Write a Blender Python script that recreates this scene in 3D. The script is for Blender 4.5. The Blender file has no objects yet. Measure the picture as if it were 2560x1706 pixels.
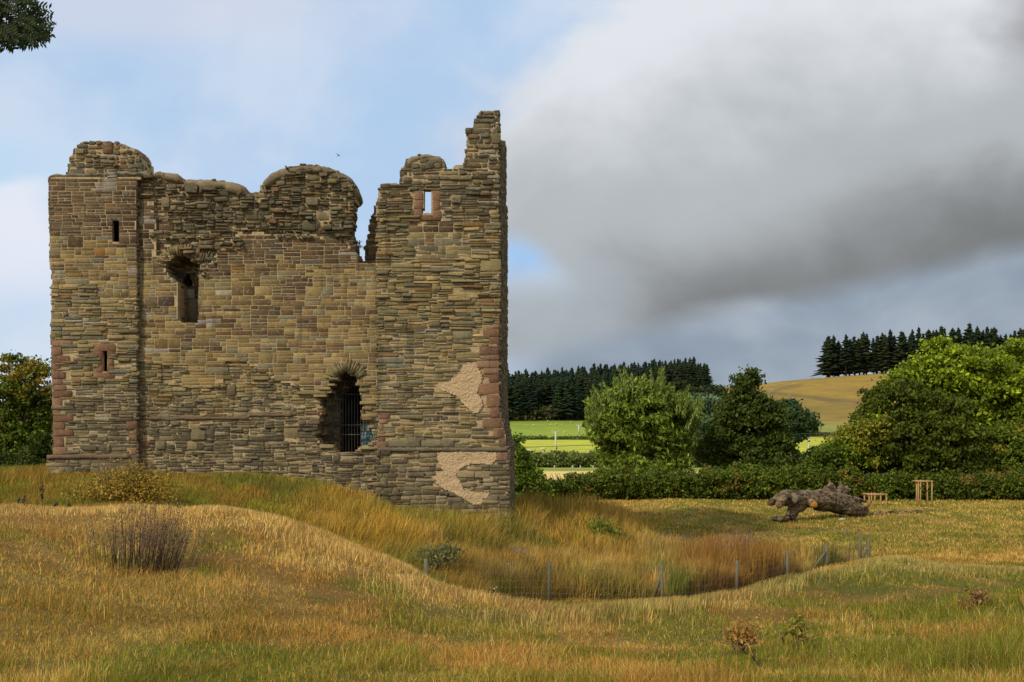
import bpy, math, random
import numpy as np
from mathutils import Vector, Matrix
random.seed(7)
RS = np.random.RandomState(11)
SC = bpy.context.scene
COL = SC.collection
F = 3000.0            # focal length in photograph pixels
HZ = 1080.0           # eye level row of the photograph

# ------------------------------------------------------------------ camera
cd = bpy.data.cameras.new('camera'); cam = bpy.data.objects.new('camera', cd); COL.objects.link(cam)
cam.location = (0, 0, 0); cam.rotation_euler = (math.radians(90), 0, 0)
cd.sensor_width = 36; cd.lens = 36 * F / 2560; cd.shift_y = (HZ - 853) / 2560
cd.clip_start = 0.05; cd.clip_end = 20000
SC.camera = cam
SC.view_settings.view_transform = 'Standard'; SC.view_settings.look = 'None'
SC.view_settings.exposure = 0.0; SC.view_settings.gamma = 1
SC.render.engine = 'CYCLES'
SC.cycles.transparent_max_bounces = 12
SC.cycles.max_bounces = 5

# ------------------------------------------------------------------ world
SUN_EL, SUN_AZ = math.radians(38), math.radians(222)   # azimuth clockwise from +Y: behind left
SDIR = Vector((math.sin(SUN_AZ) * math.cos(SUN_EL), math.cos(SUN_AZ) * math.cos(SUN_EL), math.sin(SUN_EL)))
W = bpy.data.worlds.new('World'); SC.world = W; W.use_nodes = True
nt = W.node_tree; nt.nodes.clear()

class E:
    """tiny arithmetic wrapper over shader math nodes"""
    nt = None
    def __init__(s, sock): s.s = sock
    @staticmethod
    def op(o, *a, clamp=False):
        n = E.nt.nodes.new('ShaderNodeMath'); n.operation = o; n.use_clamp = clamp
        for i, x in enumerate(a):
            if isinstance(x, E): E.nt.links.new(x.s, n.inputs[i])
            else: n.inputs[i].default_value = x
        return E(n.outputs[0])
    def __add__(s, o): return E.op('ADD', s, o)
    __radd__ = __add__
    def __sub__(s, o): return E.op('SUBTRACT', s, o)
    def __rsub__(s, o): return E.op('SUBTRACT', o, s)
    def __mul__(s, o): return E.op('MULTIPLY', s, o)
    __rmul__ = __mul__
    def __truediv__(s, o): return E.op('DIVIDE', s, o)
def ss(x, a, b):       # smoothstep that also runs downward
    n = E.nt.nodes.new('ShaderNodeMapRange'); n.interpolation_type = 'SMOOTHSTEP'
    E.nt.links.new(x.s, n.inputs[0]); n.inputs[1].default_value = a; n.inputs[2].default_value = b
    n.inputs[3].default_value = 0; n.inputs[4].default_value = 1
    if a > b:
        n.inputs[1].default_value = b; n.inputs[2].default_value = a; n.inputs[3].default_value = 1; n.inputs[4].default_value = 0
    return E(n.outputs[0])
def cmix(f, A, B):
    n = E.nt.nodes.new('ShaderNodeMix'); n.data_type = 'RGBA'
    for sock, v in ((n.inputs[0], f), (n.inputs[6], A), (n.inputs[7], B)):
        if isinstance(v, E): E.nt.links.new(v.s, sock)
        elif hasattr(v, 'is_linked') or hasattr(v, 'links'): E.nt.links.new(v, sock)
        elif isinstance(v, (int, float)): sock.default_value = v
        else: sock.default_value = (*v, 1)
    return E(n.outputs[2])
def wnoise(vec, scale, detail=4, rough=.5, dist=0):
    n = E.nt.nodes.new('ShaderNodeTexNoise'); n.inputs['Scale'].default_value = scale
    n.inputs['Detail'].default_value = detail; n.inputs['Roughness'].default_value = rough; n.inputs['Distortion'].default_value = dist
    E.nt.links.new(vec, n.inputs['Vector']); return E(n.outputs['Fac'])

E.nt = nt
tc = nt.nodes.new('ShaderNodeTexCoord'); sep = nt.nodes.new('ShaderNodeSeparateXYZ'); nt.links.new(tc.outputs['Generated'], sep.inputs[0])
dx, dy, dz = (E(sep.outputs[i]) for i in range(3))
yy = E.op('MAXIMUM', dy, 0.06)
u = dx / yy; v = dz / yy                                  # directions in the plane one metre ahead (north)
def cvec(A, B):
    c = nt.nodes.new('ShaderNodeCombineXYZ'); nt.links.new(A.s, c.inputs[0]); nt.links.new(B.s, c.inputs[1]); return c.outputs[0]
w1 = wnoise(cvec(u, v), 4.0, 3, .5) - .5; w2 = wnoise(cvec(u + 7.3, v + 2.1), 4.0, 3, .5) - .5
uw = u + w1 * .10; vw = v + w2 * .10
P = cvec(uw, vw * 1.35)
n1 = wnoise(P, 6.0, 5, .5) - .5; n2 = wnoise(P, 17.0, 5, .5) - .5; n3 = wnoise(P, 2.6, 3, .5) - .5
n4 = wnoise(cvec(uw + vw * .9, vw * 3.0 - uw * .8), 4.0, 4, .5) - .5
X = u * F + 1280.0; Y = 1080.0 - v * F                     # handy units (milliradian-like)
sky = nt.nodes.new('ShaderNodeTexSky'); sky.sky_type = 'NISHITA'; sky.sun_disc = False
sky.sun_elevation = SUN_EL; sky.sun_rotation = SUN_AZ; sky.air_density = 1.0; sky.dust_density = 1.2
skyS = nt.nodes.new('ShaderNodeVectorMath'); skyS.operation = 'SCALE'; nt.links.new(sky.outputs[0], skyS.inputs[0]); skyS.inputs['Scale'].default_value = 0.10
# thin bright veil over blue
veil = cmix(ss(n1 + n3 * .9 + n2 * .3, -.16, .22), (.48, .66, .90), (.68, .78, .93))
base = cmix(.86, skyS.outputs[0], veil)
# bluer toward the lower left of the keep and the gap beside the big cloud
bl = ss(X + n1 * 500.0, 420, 60) * ss(Y + n2 * 200.0, 250, 400) * ss(Y + n2 * 160.0, 560, 450)
base = cmix(bl * .4, base, (.40, .68, .92))
wl = ss(X + n1 * 200.0 + n2 * 60.0 - (Y - 560.0) * .1, 240, 90) * ss(Y + n1 * 160.0 + n2 * 80.0, 455, 500) * ss(Y + n1 * 200.0, 860, 600)
base = cmix(wl * .85, base, (.80, .83, .92))
tl = ss(Y + n1 * 200.0 - X * .06, 150, 10) * ss(X + n1 * 500.0, 1200, 500)
base = cmix(tl * .7, base, (.66, .69, .82))
# broad soft white shoulder left of the grey mass
sh = ss(X + n1 * 620.0 + n2 * 160.0 + Y * .35, 1040, 1500) * ss(Y + n1 * 260.0, 100, 330)
base = cmix(sh * .5, base, (.58, .61, .70))
# blue gap at x 1300..1420, y 540..650
gp = ss(X + n1 * 260.0, 1200, 1300) * ss(X + n1 * 300.0, 1540, 1340) * ss(Y + n1 * 200.0 + (X - 1340.0) * .35, 500, 580) * ss(Y + n1 * 160.0 + (X - 1340.0) * .3, 730, 640)
# the big grey cloud
edge = X + E.op('MAXIMUM', 330.0 - Y, 0.0) * -1.0 + n1 * 330.0 + n2 * 260.0 + n3 * 120.0
m = ss(edge, 1120, 1260)
m = m * (1.0 - ss(Y + n1 * 120.0 - 40.0 * w1, 560, 640) * ss(X + n1 * 120.0 + (Y - 620.0) * -.9, 1400, 1290) * ss(Y, 780, 640))
under = Y + (X - 1550.0) * .215 + n1 * 60.0 + n4 * 70.0   # lower edge, dropping to the left
m = m * ss(under, 875, 790)
tone = (Y - 450.0) * .00125 + (X - 1800.0) * .00028 + n1 * .6 + n3 * .45 + n2 * .30     # 0 bright .. 1 dark
belly = ss(under, 560, 800) * ss(X + n1 * 300.0, 1300, 1800)
cc = cmix(ss(tone, -.55, .05), (.76, .79, .84), (.46, .49, .515))
cc = cmix(ss(tone, .02, .62), cc, (.21, .215, .22))
cc = cmix(belly * .55, cc, (.15, .157, .157))
lite = ss(X + n1 * 200.0, 1200, 1330) * ss(X + n1 * 200.0, 1680, 1480) * ss(Y + n1 * 160.0, 600, 700)
cc = cmix(lite * .6, cc, (.44, .50, .55))
tr = ss(X + n1 * 300.0, 2380, 2600) * ss(Y + n1 * 100.0, 230, 60)
cc = cmix(tr * .75, cc, (.24, .23, .24))
lowc = cmix(ss(n4 + n1 * .6, -.2, .25), (.26, .32, .40), (.42, .48, .55))
low = ss(Y + (X - 1550.0) * .2 + n1 * 120.0, 640, 800) * ss(X, 1180, 1400)
col = cmix(low, base, lowc)
col = cmix(gp * .8 * (1.0 - m * .4), col, (.33, .56, .88))
col = cmix(m, col, cc)
front = ss(dy, .10, .35)
allc = cmix(ss(wnoise(tc.outputs['Generated'], 2.5, 4, .5), .35, .65), (.50, .56, .64), (.70, .68, .65))
col = cmix(front, allc, col)
below = ss(dz, .0, -.06)
col = cmix(below, col, (.10, .10, .05))
bg = nt.nodes.new('ShaderNodeBackground'); nt.links.new(col.s, bg.inputs[0]); bg.inputs[1].default_value = 1.0
wo = nt.nodes.new('ShaderNodeOutputWorld'); nt.links.new(bg.outputs[0], wo.inputs[0])

# ------------------------------------------------------------------ sun
sd = bpy.data.lights.new('sun', 'SUN'); sun = bpy.data.objects.new('sun', sd); COL.objects.link(sun)
sd.energy = 4.2; sd.angle = math.radians(4); sd.color = (1, .91, .72)
sun.rotation_euler = SDIR.to_track_quat('Z', 'Y').to_euler()

# ================================================================== helpers
def tag(o, label=None, cat=None, group=None, kind=None):
    if label: o['label'] = label
    if cat: o['category'] = cat
    if group: o['group'] = group
    if kind: o['kind'] = kind
    return o
def empty(name, loc=(0, 0, 0), label=None, cat=None, group=None):
    o = bpy.data.objects.new(name, None); COL.objects.link(o); o.location = loc; o.empty_display_size = .2
    return tag(o, label, cat, group)
class MB:
    """collects polygons with vertex colours and builds ONE mesh object"""
    def __init__(s): s.v = []; s.c = []; s.f = []; s.t = []; s.n = 0
    def add(s, V, faces, col=(1, 1, 1)):
        V = np.asarray(V, dtype=np.float32).reshape(-1, 3)
        c = np.asarray(col, dtype=np.float32)
        if c.ndim == 1: c = np.tile(c, (len(V), 1))
        s.v.append(V); s.c.append(c)
        for f in faces: s.f.append(np.asarray(f, dtype=np.int32) + s.n); s.t.append([len(f)])
        s.n += len(V)
    def addn(s, V, Fc, col):
        """V (n,k,3), Fc list of index tuples inside k, col (n,3)"""
        n, k, _ = V.shape
        s.v.append(V.reshape(-1, 3).astype(np.float32)); s.c.append(np.repeat(col, k, axis=0).astype(np.float32) if col.ndim == 2 else col.reshape(-1, 3).astype(np.float32))
        base = (np.arange(n) * k + s.n)[:, None]
        sizes = [len(f) for f in Fc]
        allf = np.concatenate([np.asarray(f) for f in Fc])[None, :] + base
        s.f.append(allf.reshape(-1).astype(np.int32)); s.t.append(np.tile(sizes, n)); s.n += n * k
    def build(s, name, mat, parent=None, smooth=False, loc=None, shared=None):
        me = bpy.data.meshes.new(name)
        if s.n:
            V = np.concatenate(s.v); L = np.concatenate(s.f); T = np.concatenate([np.asarray(t) for t in s.t]).astype(np.int32)
            if loc is not None: V = V - np.asarray(loc, dtype=np.float32)
            me.vertices.add(len(V)); me.vertices.foreach_set('co', V.reshape(-1))
            me.loops.add(len(L)); me.loops.foreach_set('vertex_index', L)
            me.polygons.add(len(T)); st = np.concatenate([[0], np.cumsum(T)[:-1]]).astype(np.int32)
            me.polygons.foreach_set('loop_start', st); me.polygons.foreach_set('loop_total', T)
            if smooth: me.polygons.foreach_set('use_smooth', np.ones(len(T), dtype=bool))
            at = me.color_attributes.new('Col', 'FLOAT_COLOR', 'POINT')
            C = np.concatenate(s.c); C4 = np.concatenate([C, np.ones((len(C), 1), dtype=np.float32)], axis=1)
            at.data.foreach_set('color', C4.reshape(-1).astype(np.float32))
            me.update(calc_edges=True)
        o = bpy.data.objects.new(name, me); COL.objects.link(o)
        if mat:
            for mm in (mat if isinstance(mat, (list, tuple)) else [mat]): me.materials.append(mm)
        if parent:
            o.parent = parent
            if loc is None: o.location = [-a for a in parent.location] if parent.type == 'EMPTY' and parent.parent is None else (0, 0, 0)
        elif loc is not None: o.location = loc
        return o
BOXF = [(0, 3, 2, 1), (4, 5, 6, 7), (0, 1, 5, 4), (1, 2, 6, 5), (2, 3, 7, 6), (3, 0, 4, 7)]
def box(mb, x0, x1, y0, y1, z0, z1, col=(1, 1, 1)):
    mb.add([(x0, y0, z0), (x1, y0, z0), (x1, y1, z0), (x0, y1, z0), (x0, y0, z1), (x1, y0, z1), (x1, y1, z1), (x0, y1, z1)], BOXF, col)
def tube(mb, pts, rad, col=(1, 1, 1), k=6, lump=0, seed=0, cap=True):
    pts = [Vector(p) for p in pts]; n = len(pts)
    if not hasattr(rad, '__len__'): rad = [rad] * n
    R = random.Random(seed); V = []
    for i, p in enumerate(pts):
        t = (pts[min(i + 1, n - 1)] - pts[max(i - 1, 0)])
        t = t.normalized() if t.length > 1e-6 else Vector((0, 0, 1))
        a = Vector((0, 1, 0)) if abs(t.y) < .9 else Vector((1, 0, 0))
        s1 = t.cross(a).normalized(); s2 = t.cross(s1)
        for j in range(k):
            an = 2 * math.pi * j / k; r = rad[i] * (1 + lump * R.uniform(-1, 1))
            V.append(p + s1 * math.cos(an) * r + s2 * math.sin(an) * r)
    Fc = [(i * k + j, i * k + (j + 1) % k, (i + 1) * k + (j + 1) % k, (i + 1) * k + j) for i in range(n - 1) for j in range(k)]
    if cap: Fc += [tuple(range(k))[::-1], tuple((n - 1) * k + j for j in range(k))]
    mb.add([tuple(q) for q in V], Fc, col)
def px(x, y, Yd):      # a point at distance Yd that the photograph shows at (x, y)
    return ((x - 1280) * Yd / F, Yd, (HZ - y) * Yd / F)

# numpy value noise
def _h(ix, iy, s):
    n = (ix.astype(np.int64) * 374761393 + iy.astype(np.int64) * 668265263 + s * 982451653) & 0x7fffffff
    n = ((n ^ (n >> 13)) * 1274126177) & 0x7fffffff
    n = (n ^ (n >> 16)) & 0xffff
    return n / 65535.0
def vnoise(x, y, s=0):
    x = np.asarray(x, dtype=float); y = np.asarray(y, dtype=float)
    ix = np.floor(x); iy = np.floor(y); fx = x - ix; fy = y - iy
    fx = fx * fx * (3 - 2 * fx); fy = fy * fy * (3 - 2 * fy)
    ix = ix.astype(np.int64); iy = iy.astype(np.int64)
    a = _h(ix, iy, s); b = _h(ix + 1, iy, s); c = _h(ix, iy + 1, s); d = _h(ix + 1, iy + 1, s)
    return (a * (1 - fx) + b * fx) * (1 - fy) + (c * (1 - fx) + d * fx) * fy
def fbm(x, y, s=0, o=4, r=.5):
    t = 0; amp = 1; tot = 0
    for i in range(o):
        t = t + vnoise(np.asarray(x) * 2 ** i + i * 17.3, np.asarray(y) * 2 ** i - i * 9.1, s + i) * amp; tot += amp; amp *= r
    return t / tot
def sstep(x, a, b):
    t = np.clip((np.asarray(x, dtype=float) - a) / (b - a), 0, 1); return t * t * (3 - 2 * t)

# ------------------------------------------------------------------ materials
def newmat(name):
    m = bpy.data.materials.new(name); m.use_nodes = True; t = m.node_tree; E.nt = t
    b = t.nodes['Principled BSDF']; b.inputs['Roughness'].default_value = .9
    try: b.inputs['Specular IOR Level'].default_value = .2
    except Exception: pass
    return m, t, b
def attr(t):
    a = t.nodes.new('ShaderNodeAttribute'); a.attribute_name = 'Col'; return a.outputs['Color']
def objc(t, scale=(1, 1, 1)):
    c = t.nodes.new('ShaderNodeTexCoord'); mp = t.nodes.new('ShaderNodeMapping'); mp.inputs['Scale'].default_value = scale
    t.links.new(c.outputs['Object'], mp.inputs[0]); return mp.outputs[0]
def bump(t, b, h, strength, dist=.02):
    n = t.nodes.new('ShaderNodeBump'); n.inputs['Strength'].default_value = strength; n.inputs['Distance'].default_value = dist
    t.links.new(h.s, n.inputs['Height']); t.links.new(n.outputs[0], b.inputs['Normal'])
def mulc(t, A, f, lo, hi):
    """colour A times a value from lo to hi driven by f"""
    mr = t.nodes.new('ShaderNodeMapRange'); t.links.new(f.s, mr.inputs[0]); mr.inputs[1].default_value = .25; mr.inputs[2].default_value = .75
    mr.inputs[3].default_value = lo; mr.inputs[4].default_value = hi
    s = t.nodes.new('ShaderNodeVectorMath'); s.operation = 'SCALE'; t.links.new(A, s.inputs[0]); t.links.new(mr.outputs[0], s.inputs['Scale'])
    return s.outputs[0]
def m_stone(name, lich=.5, scale=1.0, smear=.55):
    m, t, b = newmat(name)
    c = objc(t); a = attr(t)
    nA = wnoise(c, 2.0 * scale, 3, .5); nB = wnoise(objc(t, (1, 1, 2.5)), 16 * scale, 5, .7); nC = wnoise(c, 60 * scale, 3, .6)
    x = mulc(t, a, nB, .5, 1.5); x = mulc(t, x, nA, .85, 1.15)
    l = ss(wnoise(c, 10.0, 4, .75), .60, .66) * ss(wnoise(c, .9, 3, .5), .46, .58) * lich
    g = ss(wnoise(c, 5.0, 4, .6), .60, .7) * .35
    sm = ss(wnoise(objc(t, (1, 1, 1.6)), 7.0, 5, .75), .54, .66) * smear
    o = cmix(sm, x, (.36, .275, .155)); st_ = ss(wnoise(objc(t, (2.2, 2.2, .28)), 1.6, 4, .6), .55, .70) * .5
    o = cmix(st_, o, (.075, .062, .042)); o = cmix(g, o, (.06, .058, .045)); o = cmix(l, o, (.50, .49, .44))
    t.links.new(o.s, b.inputs['Base Color']); b.inputs['Roughness'].default_value = .95
    bump(t, b, nB * .7 + nC * .3, .9, .03)
    return m
M_STONE = m_stone('weathered_slate_stone'); M_RED = m_stone('red_sandstone', .15, 1, .12); M_CAP = m_stone('mortar_capping', .35)
M_MORT = m_stone('lime_mortar', .1, 1.6)
def m_plain(name, col, rough=.8, metal=0, ns=20, lo=.8, hi=1.2, bs=.3, bd=.01, stretch=(1, 1, 1), useattr=False):
    m, t, b = newmat(name); c = objc(t, stretch)
    n = wnoise(c, ns, 5, .6)
    if useattr: base = attr(t)
    else:
        r = t.nodes.new('ShaderNodeRGB'); r.outputs[0].default_value = (*col, 1); base = r.outputs[0]
    x = mulc(t, base, n, lo, hi); t.links.new(x, b.inputs['Base Color'])
    b.inputs['Roughness'].default_value = rough; b.inputs['Metallic'].default_value = metal
    bump(t, b, n, bs, bd); return m
M_RENDER = m_plain('pebbled_lime_render', (.58, .42, .25), .95, ns=16, lo=.72, hi=1.2, bs=.9, bd=.05)
M_IRON = m_plain('grey_iron', (.13, .135, .14), .5, .6)
M_POST = m_plain('grey_weathered_timber', (.17, .15, .10), .9, ns=6, stretch=(6, 6, 1), bs=.6)
M_STAKE = m_plain('orange_pine_stake', (.40, .235, .10), .8, ns=6, stretch=(6, 6, 1))
M_WIRE = m_plain('galvanised_wire', (.26, .27, .27), .5, .5)
M_CABLE = m_plain('dark_cable', (.04, .045, .04), .7)
M_POLE = m_plain('pale_utility_pole', (.42, .41, .35), .8)
M_WOOL = m_plain('sheep_fleece', (.45, .40, .31), .95)
M_BIRD = m_plain('dark_feathers', (.03, .035, .05), .8)
M_CARW = m_plain('white_car_paint', (.7, .72, .75), .3); M_GLASS = m_plain('dark_glass', (.03, .04, .05), .1)
M_TYRE = m_plain('black_rubber', (.02, .02, .02), .9)
M_BARK = m_plain('tree_bark', (.10, .08, .055), .95, ns=8, stretch=(3, 3, 1), bs=1)
def m_leaf(name, tr=.25):
    m, t, b = newmat(name); b.inputs['Roughness'].default_value = .65
    a = attr(t); t.links.new(a, b.inputs['Base Color'])
    d = t.nodes.new('ShaderNodeBsdfTranslucent'); t.links.new(a, d.inputs[0])
    mx = t.nodes.new('ShaderNodeMixShader'); mx.inputs[0].default_value = tr
    t.links.new(b.outputs[0], mx.inputs[1]); t.links.new(d.outputs[0], mx.inputs[2])
    t.links.new(mx.outputs[0], t.nodes['Material Output'].inputs[0]); return m
M_LEAF = m_leaf('foliage'); M_GRASS = m_leaf('grass_blades', .2)
def m_ground():
    m, t, b = newmat('dry_turf'); a = attr(t); c = objc(t)
    nA = wnoise(c, 9, 6, .7); nB = wnoise(c, 1.2, 4, .6)
    x = mulc(t, a, nA, .6, 1.35); x = mulc(t, x, nB, .85, 1.15)
    t.links.new(x, b.inputs['Base Color']); bump(t, b, nA, .8, .06); return m
M_GROUND = m_ground()
def m_field():
    m, t, b = newmat('far_fields'); a = attr(t); c = objc(t)
    nA = wnoise(c, .12, 6, .65); nB = wnoise(objc(t, (.3, 1, 1)), .05, 4, .6)
    x = mulc(t, a, nA, .72, 1.28); x = mulc(t, x, nB, .9, 1.1)
    t.links.new(x, b.inputs['Base Color']); bump(t, b, nA, .5, .5); return m
M_FIELD = m_field()

# ================================================================== terrain
# per view column: distance -> height (z); 'p' entries give the row where that ground shows
def zc(Yd, row): return -(row - HZ) * Yd / F
FARL = [(100, -4.4), (150, -4.6), (172, -4.8), (250, -4.6), (380, -2.8)]
def col_(near, far): return sorted([(a, b) for a, b in near] + far)
Pn = lambda *l: [(a, zc(a, b) if b > 100 else b) for a, b in l]
COLS = {
 -1200: col_(Pn((3, -1.5), (8, -1.2), (20, -.8), (35, -1.3), (60, -2.2), (85, -3.6)), FARL + [(520, 4), (700, 15), (1200, 30), (3000, 60)]),
 0: col_(Pn((3, -1.65), (8, 1706), (11, 1530), (14, 1410), (18, 1320), (23, 1268), (27, -2.0), (33, -1.95), (40, 1190), (60, -2.2), (85, -3.6)), FARL + [(520, 4), (700, 15), (1200, 30), (3000, 60)]),
 300: col_(Pn((3, -1.65), (8, 1706), (11, 1570), (14, 1480), (17, 1410), (20, 1325), (23, 1262), (26.5, -2.0), (32, -1.55), (36, 1205), (40, 1172), (60, -2.2), (85, -3.8)), FARL + [(520, 4), (700, 15), (1200, 30), (3000, 60)]),
 600: col_(Pn((3, -1.65), (8, 1706), (11, 1580), (14, 1500), (18, 1375), (23, 1262), (26, -2.3), (30, -2.15), (35, 1228), (40, 1173), (60, -2.4), (85, -4)), FARL + [(520, 4), (700, 15), (1200, 30), (3000, 60)]),
 780: col_(Pn((3, -1.65), (8, 1706), (11, 1600), (14, 1530), (18, 1415), (22, 1303), (25, -2.7), (30, -2.7), (35, 1262), (40, 1195), (60, -2.8), (85, -4.2)), FARL + [(520, 4), (700, 15), (1200, 30), (3000, 60)]),
 950: col_(Pn((3, -1.65), (8, 1706), (11, 1615), (14, 1560), (18, 1455), (21, 1372), (24, -3.3), (28, -3.5), (32, 1380), (36, 1305), (40, 1248), (60, -3.3), (85, -4.3)), FARL + [(520, 4), (700, 15), (1200, 30), (3000, 60)]),
 1100: col_(Pn((3, -1.65), (8, 1706), (11, 1635), (14, 1590), (18, 1505), (20.5, 1432), (23, -3.5), (26, -3.9), (30, -3.8), (33, 1395), (37, 1318), (40, 1272), (60, -3.6), (85, -4.4)), FARL + [(520, 4.2), (600, 10), (700, 16), (850, 22), (3000, 45)]),
 1280: col_(Pn((3, -1.65), (8, 1706), (11, 1650), (14, 1600), (17, 1540), (20, 1486), (23, -3.9), (27, -4.2), (30, -4.15), (34, 1425), (38, 1330), (41, 1284), (46, -2.9), (53, -3.4), (60, -4), (70, -4.4), (85, -4.4)), FARL + [(520, 4.3), (600, 11), (700, 17), (850, 24), (3000, 45)]),
 1400: col_(Pn((3, -1.65), (8, 1706), (11, 1650), (14, 1605), (17, 1552), (20, 1513), (24, -3.9), (29, -4.15), (34, 1440), (38, 1375), (43, 1308), (47, 1275), (52, -3.4), (60, -4.1), (66, -4.35), (85, -4.4)), FARL + [(520, 4.3), (600, 12), (700, 20), (850, 26), (3000, 45)]),
 1540: col_(Pn((3, -1.65), (8, 1706), (11, 1650), (14, 1610), (17, 1555), (20.5, 1513), (24, -4.0), (30, -4.2), (36, 1422), (42, 1355), (48, 1297), (54, -3.9), (60, -4.25), (85, -4.4)), FARL + [(520, 4.3), (600, 13), (700, 23), (850, 28), (3000, 45)]),
 1700: col_(Pn((3, -1.65), (8, 1706), (11, 1650), (14, 1610), (17, 1557), (21, 1500), (24.5, -4.1), (31, -4.35), (38, -4.4), (52, -4.45), (62, -4.3), (72, -3.95), (78, -4.5), (85, -4.4)), FARL + [(480, 4), (600, 17), (700, 25), (850, 27), (3000, 40)]),
 1850: col_(Pn((3, -1.65), (8, 1706), (11, 1645), (14, 1605), (18, 1540), (23, 1473), (26, -4.0), (34, -4.5), (45, -4.5), (60, -4.4), (85, -4.4)), FARL[:-1] + [(380, -2), (450, 2), (600, 18), (750, 29.6), (900, 31), (3000, 45)]),
 2000: col_(Pn((3, -1.65), (8, 1706), (11, 1640), (14, 1595), (18, 1525), (22, 1468), (25, 1442), (29, -4.1), (37, -4.5), (45, -4.5), (60, -4.4), (85, -4.4)), FARL[:-1] + [(380, -2), (450, 2), (600, 19), (750, 34), (900, 35), (3000, 45)]),
 2180: col_(Pn((3, -1.65), (8, 1706), (11, 1635), (14, 1590), (19, 1500), (24, 1438), (28, 1402), (32, -3.5), (36, -4.1), (44, -4.5), (60, -4.4), (85, -4.4)), FARL[:-1] + [(380, -2), (450, 2), (600, 20), (750, 37.3), (900, 40), (3000, 50)]),
 2560: col_(Pn((3, -1.65), (8, 1706), (11, 1625), (14, 1575), (19, 1500), (24, 1450), (29, 1424), (34, -3.9), (45, -4.3), (60, -4.3), (85, -4.4)), FARL[:-1] + [(380, -2), (450, 2), (600, 21), (750, 41), (900, 45), (3000, 60)]),
 3800: col_(Pn((3, -1.65), (8, -1.9), (20, -2.8), (30, -3.5), (50, -4.3), (85, -4.4)), FARL[:-1] + [(380, -2), (450, 2), (600, 21), (750, 41), (900, 45), (3000, 60)]),
}
LY = np.linspace(math.log(3), math.log(3000), 700)
CX = np.linspace(-1200, 3800, 501)
def gsm(A, sig, ax):
    r = int(sig * 3) + 1; k = np.exp(-.5 * (np.arange(-r, r + 1) / sig) ** 2); k /= k.sum()
    return np.apply_along_axis(lambda a: np.convolve(np.pad(a, r, mode='edge'), k, 'valid'), ax, A)
_keys = sorted(COLS)
_T = np.array([np.interp(LY, np.log([p[0] for p in COLS[k]]), [p[1] for p in COLS[k]]) for k in _keys])
_T = gsm(_T, 5, 1)
_T = np.array([np.interp(CX, _keys, _T[:, j]) for j in range(_T.shape[1])]).T
_T = gsm(_T, 4, 0)
def height(Xw, Yw):
    Xw = np.asarray(Xw, dtype=float); Yw = np.asarray(Yw, dtype=float)
    a = 1280 + F * Xw / np.maximum(Yw, 8)
    i = np.clip((a + 1200) / 10, 0, 499.999); j = np.clip((np.log(np.maximum(Yw, 3)) - LY[0]) / (LY[1] - LY[0]), 0, 698.999)
    i0 = i.astype(int); j0 = j.astype(int); fi = i - i0; fj = j - j0
    z = (_T[i0, j0] * (1 - fi) + _T[i0 + 1, j0] * fi) * (1 - fj) + (_T[i0, j0 + 1] * (1 - fi) + _T[i0 + 1, j0 + 1] * fi) * fj
    near = 1 - sstep(Yw, 60, 90)
    z = z + near * ((fbm(Xw / 2.6, Yw / 2.6, 5, 3) - .5) * .24 * sstep(Yw, 6, 12) + (fbm(Xw / .7, Yw / .7, 9, 2) - .5) * .06)
    return z
def hz(x, y): return float(height(np.array([x]), np.array([y]))[0])
def gpt(pxx, Yd, dz=0):     # a ground point in a view column
    x = (pxx - 1280) * Yd / F; return (x, Yd, hz(x, Yd) + dz)

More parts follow.
